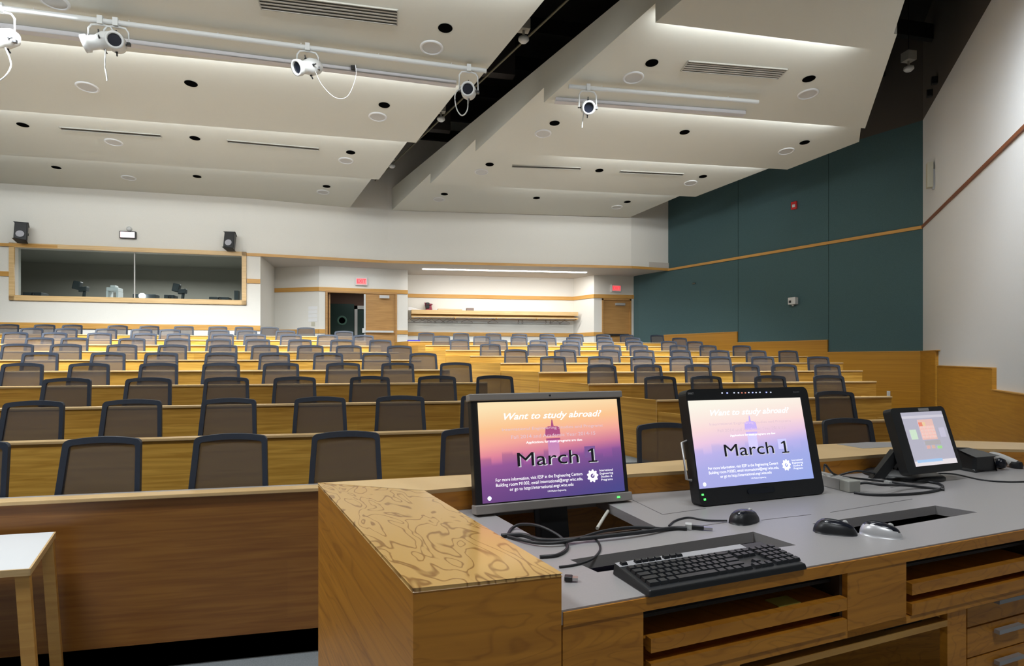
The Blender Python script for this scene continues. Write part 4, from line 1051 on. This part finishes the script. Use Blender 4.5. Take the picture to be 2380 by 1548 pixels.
MB().lathe([(.004, .0), (.001, .002)], 8, m1 @ Matrix.Translation((W1/2, H1-.008, .004))).build('webcam_dot', 'black_pl', t)
slide(m1, sx0, sx1, sy0, sy1, sq)
MB().box(W1*.42, W1*.60, -.15, .20, -.10, -.045).xf(m1).build('stand_column', 'black_pl', t)
bq = m1 @ Vector((W1*.51, -.15, -.08)); MB().box(bq.x-.12, bq.x+.12, bq.y-.09, bq.y+.09, ZDK-.18, ZDK-.165).build('stand_base', 'black_pl', t)
# monitor 2
m2, W2 = mon_frame((.6353, 1.957), (1.160, 2.152), -.497, math.radians(12)); H2 = .40
t = thing('pen_display', m2 @ Vector((W2/2, 0, -.03)), 'thick black pen display showing the paler slide, between the two other screens', 'monitor')
def rrect(x0, x1, y0, y1, r, n=5):
    P = []
    for cx, cy, a0 in ((x1-r, y0+r, -90), (x1-r, y1-r, 0), (x0+r, y1-r, 90), (x0+r, y0+r, 180)):
        for i in range(n+1): a = math.radians(a0+90*i/n); P.append((cx+r*math.cos(a), cy+r*math.sin(a)))
    return P
MB().prism(rrect(0, W2, 0, H2, .022), -.045, .0).xf(m2).build('casing', 'black_pl', t, bevel=.005)
def uvp(px, py, m, z=0):
    q = PP(px, py, m @ Vector((0, 0, z)), m.to_3x3() @ Vector((0, 0, 1))); q = m.inverted() @ q; return q.x, q.y
cs = [uvp(x, y, m2) for x, y in ((1626, 1136), (1891.8, 1112), (1858.7, 925), (1597, 930.6))]
a0, a1 = (cs[0][0]+cs[3][0])/2, (cs[1][0]+cs[2][0])/2; b0, b1 = (cs[0][1]+cs[1][1])/2, (cs[2][1]+cs[3][1])/2
st = [(0, (.42, .42, .80)), (.25, (.45, .45, .84)), (.42, (.60, .50, .88)), (.55, (.90, .62, .80)), (.70, (1, .74, .74)), (.85, (1, .86, .78)), (1, (1, .96, .84))]
sq = screen_quad(m2, a0, a1, b0, b1, .0012).build('screen', scr_mat('slide_screen_pale', st, city=(.42, .42, .80), cfac=.35, blue=(.30, .42, .85), strength=1.0), t)
slide(m2 @ Matrix.Translation((0, 0, .0012)), a0, a1, b0, b1, sq, dark=(.46, .45, .78), tower=(.42, .33, .68), tower2=(.50, .46, .84))
for x, y, mt in ((1678, 913.5, 'led_white'), (1690, 913.5, 'led_blue'), (1706, 913, 'led_white'), (1716, 913, 'led_white'), (1724, 913, 'led_red'), (1732, 913, 'led_red'), (1740, 912.5, 'led_white'), (1749, 912.5, 'led_blue'), (1757, 912.5, 'led_white'), (1766, 912, 'led_white'), (1781, 912, 'led_blue'), (1791, 912, 'led_white')):
    u, v_ = uvp(x, y, m2); MB().box(u-.0025, u+.0025, v_-.002, v_+.002, 0, .0015).xf(m2).build('touch_key', mt, t)
for x, y in ((1633, 1150), (1638, 1161)):
    u, v_ = uvp(x, y, m2); MB().box(u-.004, u+.004, v_-.003, v_+.003, 0, .0015).xf(m2).build('indicator_light', 'led_green', t)
u0, v0 = uvp(1605, 915, m2); text_mesh('SMART', .010, m2 @ Matrix.Translation((u0, v0, .001)), 'grille', t, 'brand_lettering', width=.024)
u0, v0 = uvp(1850, 911, m2); text_mesh('Sympodium', .008, m2 @ Matrix.Translation((u0, v0, .001)), 'grey', t, 'brand_lettering', width=.030)
u0, v0 = uvp(1768, 1140, m2); MB().prism(rrect(u0-.06, u0+.06, v0-.009, v0+.009, .008), .0, .004).xf(m2).build('pen_tray', 'black_gl', t)
u0, v0 = uvp(1583, 1024, m2); u1, v1 = uvp(1607, 1118, m2)
MB().tube([m2 @ Vector(q) for q in ((.005, v0, -.03), (-.020, v0-.006, -.03), (-.020, v1+.006, -.03), (.005, v1, -.03))], .005, 8).build('pen_holder', 'silver', t)
MB().box(W2*.3, W2*.7, .01, .25, -.14, -.06).xf(m2).build('stand', 'black_pl', t, bevel=.01)
# touch panel
m3, W3 = mon_frame((1.558, 2.30), (1.861, 2.42), -.452, math.radians(17)); 
c3 = [uvp(x, y, m3) for x, y in ((2104.6, 1106.7), (2228.4, 1091), (2204, 946), (2075, 946))]
u0, u1 = (c3[0][0]+c3[3][0])/2, (c3[1][0]+c3[2][0])/2; v0, v1 = (c3[0][1]+c3[1][1])/2, (c3[2][1]+c3[3][1])/2
t = thing('touch_panel', m3 @ Vector(((u0+u1)/2, v0, -.03)), 'small black touch panel on a round stand with grey menu screen, rightmost screen', 'monitor')
MB().prism(rrect(u0, u1, v0, v1, .02), -.035, 0).xf(m3).build('casing', 'black_pl', t, bevel=.005)
q = [uvp(x, y, m3) for x, y in ((2124, 1085), (2221, 1076), (2192, 957), (2095, 957))]
a0, a1 = (q[0][0]+q[3][0])/2, (q[1][0]+q[2][0])/2; b0, b1 = (q[0][1]+q[1][1])/2, (q[2][1]+q[3][1])/2
sg = screen_quad(m3, a0, a1, b0, b1, .001).build('screen', mat('menu_grey', (.36, .35, .42), emit=.9), t)
def block(px0, px1, u0_, u1_, v0_, v1_, col, nm):
    pass
Wd, Hd = a1-a0, b1-b0
def blk(u, u2, v_, v2, col, nm, z=.0016, e=.9): MB().add([m3 @ Vector((a0+Wd*a, b0+Hd*b, z)) for a, b in ((u, v_), (u2, v_), (u2, v2), (u, v2))], [(0, 1, 2, 3)]).build(nm, mat('menu_'+nm, col, emit=e), sg)
blk(.0, 1, .0, .09, (.62, .58, .60), 'task_bar'); blk(0, 1, .88, .93, (.48, .46, .52), 'title_bar')
blk(.06, .66, .06, .11, (.30, .45, .66), 'blue_text_strip', .002)
blk(.34, .70, .47, .85, (.62, .40, .36), 'orange_keypad', .002); blk(.34, .43, .72, .80, (.62, .20, .14), 'red_key', .0024); blk(.43, .50, .73, .80, (.65, .48, .28), 'amber_key', .0024)
for r in range(4):
    for c in range(4):
        uu = .36+c*.085; vv = .50+r*.06
        blk(uu, uu+.07, vv, vv+.045, (.66, .46, .42), 'keypad_button', .0026)
blk(.09, .24, .49, .67, (.48, .60, .46), 'green_note', .002); blk(.80, .93, .50, .68, (.44, .42, .52), 'violet_note', .002)
blk(.38, .46, .30, .36, (.58, .34, .30), 'small_icon', .002); blk(.50, .58, .30, .36, (.52, .36, .30), 'small_icon', .002); blk(.63, .74, .29, .34, (.30, .56, .22), 'green_icon', .002)
blk(.36, .74, .37, .45, (.34, .32, .33), 'grey_icons', .002)
u_, v_ = uvp(2146, 952, m3); MB().box(u_-.032, u_+.032, v_-.006, v_+.006, 0, .001).xf(m3).build('label_strip', 'silver', t)
leg0 = m3 @ Vector(((u0+u1)/2, (v0+v1)*.45, -.035))
bc = PZ(2120, 1112, ZDK)
bc = Vector((bc.x, bc.y, ZDK))+B_*.06
MB().lathe([(.15, 0), (.15, .008), (.13, .018), (.05, .024), (.001, .025)], 32, Matrix.Translation(bc)).build('stand_base', 'black_pl', t)
e1 = PZ(2098, 1056, 1.1)
lA = m3 @ Vector((u0+.03, v0+.10, -.02)); lB = c2w(1.50, 2.37, z=ZDK+.012)
MB().obox(lB-R_*.03, R_*.05, B_*.03, lA-lB).build('stand_arm', 'black_pl', t)
MB().obox(Vector((bc.x, bc.y, ZDK+.02))-R_*.03, R_*.06, B_*.03, leg0-Vector((bc.x, bc.y, ZDK+.02))).build('stand_neck', 'black_pl', t)

# ---------------------------------------------------------------- keyboard
kc = [PZ(x, y, ZDK+.014) for x, y in ((1508, 1375), (1872, 1311), (1795, 1274), (1423, 1320))]
kex = (kc[1]-kc[0]).normalized(); kL, kW = .447, .146
kc0 = (kc[0]+kc[1]+kc[2]+kc[3])/4+Vector((-.002, .006, 0))
key = Vector((-kex.y, kex.x, 0)); ko = kc0-kex*kL/2-key*kW/2; ko.z = ZDK
mk = frame(ko, kex, key)
t = thing('keyboard', Vector((kc0.x, kc0.y, ZDK)), 'black full-size keyboard with silver top strip on the console edge', 'keyboard')
MB().add([mk @ Vector(q) for q in ((0, 0, 0), (kL, 0, 0), (kL, kW, 0), (0, kW, 0), (.003, .003, .014), (kL-.003, .003, .014), (kL-.003, kW-.002, .026), (.003, kW-.002, .026))],
         [(3, 2, 1, 0), (4, 5, 6, 7), (0, 1, 5, 4), (1, 2, 6, 5), (2, 3, 7, 6), (3, 0, 4, 7)]).build('case', 'black_pl', t, bevel=.003)
def ktop(u, v_): return .014+.012*v_/kW
MB().add([mk @ Vector(q) for q in ((.004, kW-.026, ktop(0, kW-.026)+.0008), (kL*.84, kW-.026, ktop(0, kW-.026)+.0008), (kL*.84, kW-.003, .0268), (.004, kW-.003, .0268))], [(0, 1, 2, 3)]).build('silver_strip', mat('keyboard_silver', (.42, .42, .44), .4), t)
kk = M['keycap'] = mat('keycap', (.018, .020, .024), .35)
keys = []
for r, v_ in enumerate((.018, .037, .056, .075, .094)):
    c = 0; u = .014
    row = {0: [.026, .02, .022, .11, .022, .02, .02, .026], 1: [.04]+[.0165]*10+[.045], 2: [.033]+[.0165]*11+[.036], 3: [.026]+[.0165]*12+[.026], 4: [.0165]*13+[.034]}[r]
    for wk in row:
        keys.append((u, u+wk, v_, v_+.016)); u += wk+.0025
    for j in range(3):
        if r in (0, 3, 4) or (r == 1 and j == 1): keys.append((.305+j*.0195, .322+j*.0195, v_, v_+.016))
    for j in range(4): keys.append((.370+j*.0195, .387+j*.0195, v_, v_+.016))
for g0, nn in ((.012, 1), (.05, 4), (.13, 4), (.21, 4), (.305, 3)):
    for j in range(nn): keys.append((g0+j*.0185, g0+.0165+j*.0185, .124, .136))
for j, (a, b, c, d_) in enumerate(keys[:99]):
    z0 = ktop(0, c); MB().add([mk @ Vector(q) for q in ((a, c, z0), (b, c, z0), (b, d_, z0+.001), (a, d_, z0+.001), (a+.002, c+.002, z0+.007), (b-.002, c+.002, z0+.007), (b-.002, d_-.001, z0+.008), (a+.002, d_-.001, z0+.008))],
             [(4, 5, 6, 7), (0, 1, 5, 4), (1, 2, 6, 5), (2, 3, 7, 6), (3, 0, 4, 7)]).build('key', kk, t)
lg = mat('keyboard_legend', (.5, .55, .52), .5)
# mice
def mouse(px, py, yaw, lab, top='black_gl', bot='black_pl', L_=.115, extra=None):
    p = PZ(px, py, ZDK); d_ = R_*math.cos(yaw)+B_*math.sin(yaw); s = Vector((-d_.y, d_.x, 0))
    m = Matrix((d_, s, U_)).transposed().to_4x4(); m.translation = Vector((p.x, p.y, ZDK))
    t = thing('computer_mouse', m.translation, lab, 'mouse', 'computer mice on the console')
    def shell(h0, h1, w, l, pw=1.0):
        v = []; f = []; nu, nv = 14, 7
        for j in range(nv+1):
            ph = math.pi/2*j/nv
            for i in range(nu):
                a = 2*math.pi*i/nu
                x = l/2*math.copysign(abs(math.cos(a))**.8, math.cos(a))*math.cos(ph)**.7; y = w/2*math.copysign(abs(math.sin(a))**.8, math.sin(a))*math.cos(ph)**.7*(1-.15*math.cos(a))
                v.append(m @ Vector((x, y, h0+(h1-h0)*math.sin(ph)*(1-.18*x/l*2))))
        for j in range(nv):
            for i in range(nu): f.append((j*nu+i, j*nu+(i+1) % nu, (j+1)*nu+(i+1) % nu, (j+1)*nu+i))
        f.append(tuple(range(nu)))
        return MB().add(v, f, True)
    shell(0, .036, .062, L_).build('body', bot, t); shell(.012, .0385, .050, L_*.9).build('top_shell', top, t)
    MB().lathe([(.004, -.004), (.008, -.003), (.008, .003), (.004, .004)], 12, m @ Matrix.Translation((L_*.22, 0, .031)) @ Matrix.Rotation(math.pi/2, 4, 'X')).build('scroll_wheel', 'grille', t)
    return m, t
mouse(1731, 1213, .55, 'dark blue-black corded mouse in front of the pen display', 'black_gl')
mouse(1941, 1239, -.35, 'black mouse lying left of the silver mouse')
sl = mat('mouse_silver', (.66, .66, .68), .3, metal=.3)
mouse(2047, 1245, -.6, 'silver and black mouse near the right cut-out', 'black_gl', sl, .105)

# ---------------------------------------------------------------- cables
def smooth_path(P, n=6):
    P = [Vector(p) for p in P]; out = []
    for i in range(len(P)-1):
        p0, p1, p2, p3 = P[max(i-1, 0)], P[i], P[i+1], P[min(i+2, len(P)-1)]
        for j in range(n):
            u = j/n; out.append(.5*((2*p1)+(-p0+p2)*u+(2*p0-5*p1+4*p2-p3)*u*u+(-p0+3*p1-3*p2+p3)*u**3))
    out.append(P[-1]); return out
def cable(pts, r, lab, mt='cable', name='cable'):
    P = [PZ(x, y, ZDK+r+dz) for x, y, dz in pts]
    return tag(MB().tube(smooth_path(P), r, 8).build(name, mt), lab, 'cable', 'black cables on the console')
cable([(1180, 1243, 0), (1190, 1228, 0), (1210, 1219, .01), (1250, 1222, .02), (1290, 1240, .01), (1312, 1258, 0), (1318, 1275, 0), (1295, 1290, 0), (1255, 1294, 0)], .0045, 'black cable looping from behind the oak cap over the left cut-out')
cable([(1165, 1245, 0), (1215, 1243, .0), (1260, 1255, .002), (1330, 1254, .004), (1420, 1245, .006), (1500, 1236, .004), (1560, 1228, 0), (1596, 1228, 0)], .006, 'thick black cable lying along the near edge of the left cut-out')
cable([(1180, 1247, 0), (1250, 1262, .004), (1320, 1258, .006), (1400, 1235, .012), (1470, 1226, .012), (1545, 1229, .002)], .0045, 'thinner black cable arching over the thick one by the cut-out')
cable([(1380, 1250, .004), (1392, 1262, 0), (1394, 1280, 0), (1375, 1300, 0), (1340, 1312, 0), (1300, 1318, 0)], .003, 'thin cable curling down the laminate beside the keyboard cut-out')
cable([(1555, 1222, 0), (1570, 1210, .0), (1600, 1203, .0), (1640, 1209, 0), (1690, 1210, .003)], .003, 'thin mouse cord curving to the corded mouse')
def plug(px, py, ang, lab, L_=.06, w=.014, white=True, nm='usb_plug'):
    p = PZ(px, py, ZDK); d_ = R_*math.cos(ang)+B_*math.sin(ang); s = Vector((-d_.y, d_.x, 0)); m = Matrix((d_, s, U_)).transposed().to_4x4(); m.translation = Vector((p.x, p.y, ZDK))
    t = thing(nm, m.translation, lab, 'plug')
    MB().box(0, L_*.6, -w/2, w/2, .002, .012).xf(m).build('grip', 'black_pl', t, bevel=.002); MB().box(L_*.6, L_, -w*.35, w*.35, .003, .010).xf(m).build('connector_tip', 'steel', t)
    if white: MB().box(-.016, 0.002, -w*.9, w*.9, .001, .016).xf(m).build('white_tag', 'white', t)
plug(1606, 1230, -.3, 'cable plug with a white tag on the laminate left of the mouse')
plug(1312, 1350, -.15, 'small black plug beside the oak cap at the console corner', .03, .02, False)
# braided silver strap inside the well and bits
pa = c2w(.36, 1.72, z=ZDK-.10); pb = c2w(.40, 1.80, z=ZDK+.0)
tag(MB().tube([PZ(1388, 1228, ZDK-.04), PZ(1402, 1205, ZDK-.03), PZ(1413, 1188, ZDK-.02)], .006, 6).build('braided_strap', mat('braid', (.62, .60, .52), .5)), 'pale braided strap hanging inside the left cut-out', 'strap')
# power strip box right of pen display
pn = PZ(1963, 1140, ZDK); pf = PZ(1890, 1121, ZDK)
t = thing('silver_device_box', (pn.x, pn.y, ZDK), 'long silver box with a clear end cap right of the pen display', 'device')
dd = (pf-pn).normalized(); ss = Vector((-dd.y, dd.x, 0)); ss = ss if ss.y > 0 else -ss
MB().obox(Vector((pn.x, pn.y, ZDK))-R_*.02, dd*.17, ss*.055, (0, 0, .045)).build('housing', 'silver', t, bevel=.004)
MB().obox(Vector((pn.x, pn.y, ZDK))-R_*.02-dd*.045, dd*.045, ss*.055, (0, 0, .044)).build('end_cap', mat('smoky_plastic', (.42, .42, .38), .3), t, bevel=.004)
# nest of cords
cable([(1985, 1128, .02), (2010, 1122, .03), (2050, 1127, .03), (2100, 1128, .012), (2150, 1133, 0), (2195, 1138, 0)], .005, 'black cord running past the touch panel stand to the right')
cable([(1985, 1145, 0), (2030, 1150, 0), (2100, 1149, 0), (2160, 1143, 0), (2190, 1134, 0), (2180, 1124, 0), (2130, 1117, 0), (2060, 1112, .0)], .005, 'black cord in a wide loop in front of the touch panel')
cable([(1960, 1108, .04), (1990, 1112, .02), (2030, 1116, .01), (2080, 1122, .005), (2120, 1130, 0)], .004, 'black cord crossing behind the silver box')
cable([(1915, 1095, .05), (1918, 1080, .09), (1935, 1100, .05), (1960, 1110, .03)], .004, 'short black cord rising behind the silver box')
cable([(1950, 1105, .03), (1990, 1095, .05), (2030, 1100, .03), (2055, 1105, .01), (2048, 1085, .05), (2062, 1078, .05), (2080, 1090, .02)], .004, 'black cord looping up beside the touch panel arm')
cable([(2180, 1100, 0), (2220, 1102, 0), (2280, 1115, 0), (2340, 1120, 0), (2395, 1119, 0)], .003, 'thin dark cord trailing right across the laminate')
plug(2066, 1127, .5, 'white lightning-shaped plug lying among the cords', .02, .012, True, 'white_plug')
# devices at the right end
p = PZ(2262, 1091, ZDK); tag(MB().prism([(-.065, -.05), (.065, -.05), (.055, .05), (-.055, .05)], 0, [.07, .07, .085, .085]).xf(Matrix.Translation((p.x, p.y, ZDK)) @ Matrix.Rotation(.1, 4, 'Z')).build('black_speaker_box', 'black_pl', bevel=.012), 'black rounded box on the console right of the touch panel', 'box')
p = PZ(2318, 1090, ZDK)
t = thing('microphone', (p.x, p.y, ZDK), 'black handheld microphone lying right of the black box', 'microphone')
MB().tube([Vector((p.x, p.y, ZDK+.022))+B_*.10-R_*.05, Vector((p.x, p.y, ZDK+.022))], [.012, .018], 10).build('handle', 'black_pl', t)
MB().lathe([(.001, -.026), (.02, -.018), (.026, 0), (.02, .018), (.001, .026)], 14, Matrix.Translation(Vector((p.x, p.y, ZDK+.026))+R_*.012)).build('head', 'black_gl', t)
p = PZ(2362, 1088, ZDK)
t = thing('telephone_handset', (p.x, p.y, ZDK), 'grey-green handset at the far right of the console', 'handset')
MB().tube(smooth_path([Vector((p.x, p.y, ZDK+.018))+B_*.16-R_*.08, Vector((p.x, p.y, ZDK+.045))+B_*.08-R_*.04, Vector((p.x, p.y, ZDK+.018))]), .018, 10).build('grip', 'grille', t)
MB().lathe([(.024, -.014), (.026, .0), (.02, .014)], 14, Matrix.Translation(Vector((p.x, p.y, ZDK+.016)))).build('earpiece', 'black_pl', t)

# ---------------------------------------------------------------- white table at lower left
ZTB = EYE-.91
q0, q1 = PZ(130, 1236, ZTB), PZ(71, 1322, ZTB)
ed = (q1-q0).normalized(); lf = -R_*.976-B_*.216; lf.normalize()
t = thing('side_table', (q0.x-.6, q0.y-.3, -.2), 'white-topped oak-legged table at the lower left by the front desk', 'table')
LT = 1.5; dep = (q1-q0).length
def tb(a, b, z0, z1): return [q0+lf*a+ed*b]
def tbox(a0, a1, b0, b1, z0, z1): o_ = q0+lf*a0+ed*b0; o_.z = z0; return MB().obox(o_, lf*(a1-a0), ed*(b1-b0), (0, 0, z1-z0))
tbox(.008, LT, .0, dep-.008, ZTB-.02, ZTB).build('tabletop', 'white_lam', t)
mb = tbox(0, .008, -.004, dep, ZTB-.03, ZTB-.0005); b2 = tbox(0, LT, dep-.008, dep, ZTB-.03, ZTB-.0005); mb.add(b2.v, b2.f); mb.build('edge_band', 'oak_cap', t)
mb = tbox(.02, LT-.02, .02, .04, ZTB-.08, ZTB-.02); mb.build('apron', 'oak_console', t)
for a in (.0, LT-.09):
    for b in (.0, dep-.06):
        base = q0+lf*(a+.008)+ed*(b+.004); base.z = ZTB-.02
        sp = -lf*.0
        foot = Vector((base.x, base.y, -.235))+R_*.06
        MB().obox(foot, lf*.055, ed*.045, base-foot).build('leg', 'oak_trim', t)
# tidy helper properties
for o in bpy.data.objects:
    if '_o' in o: del o['_o']
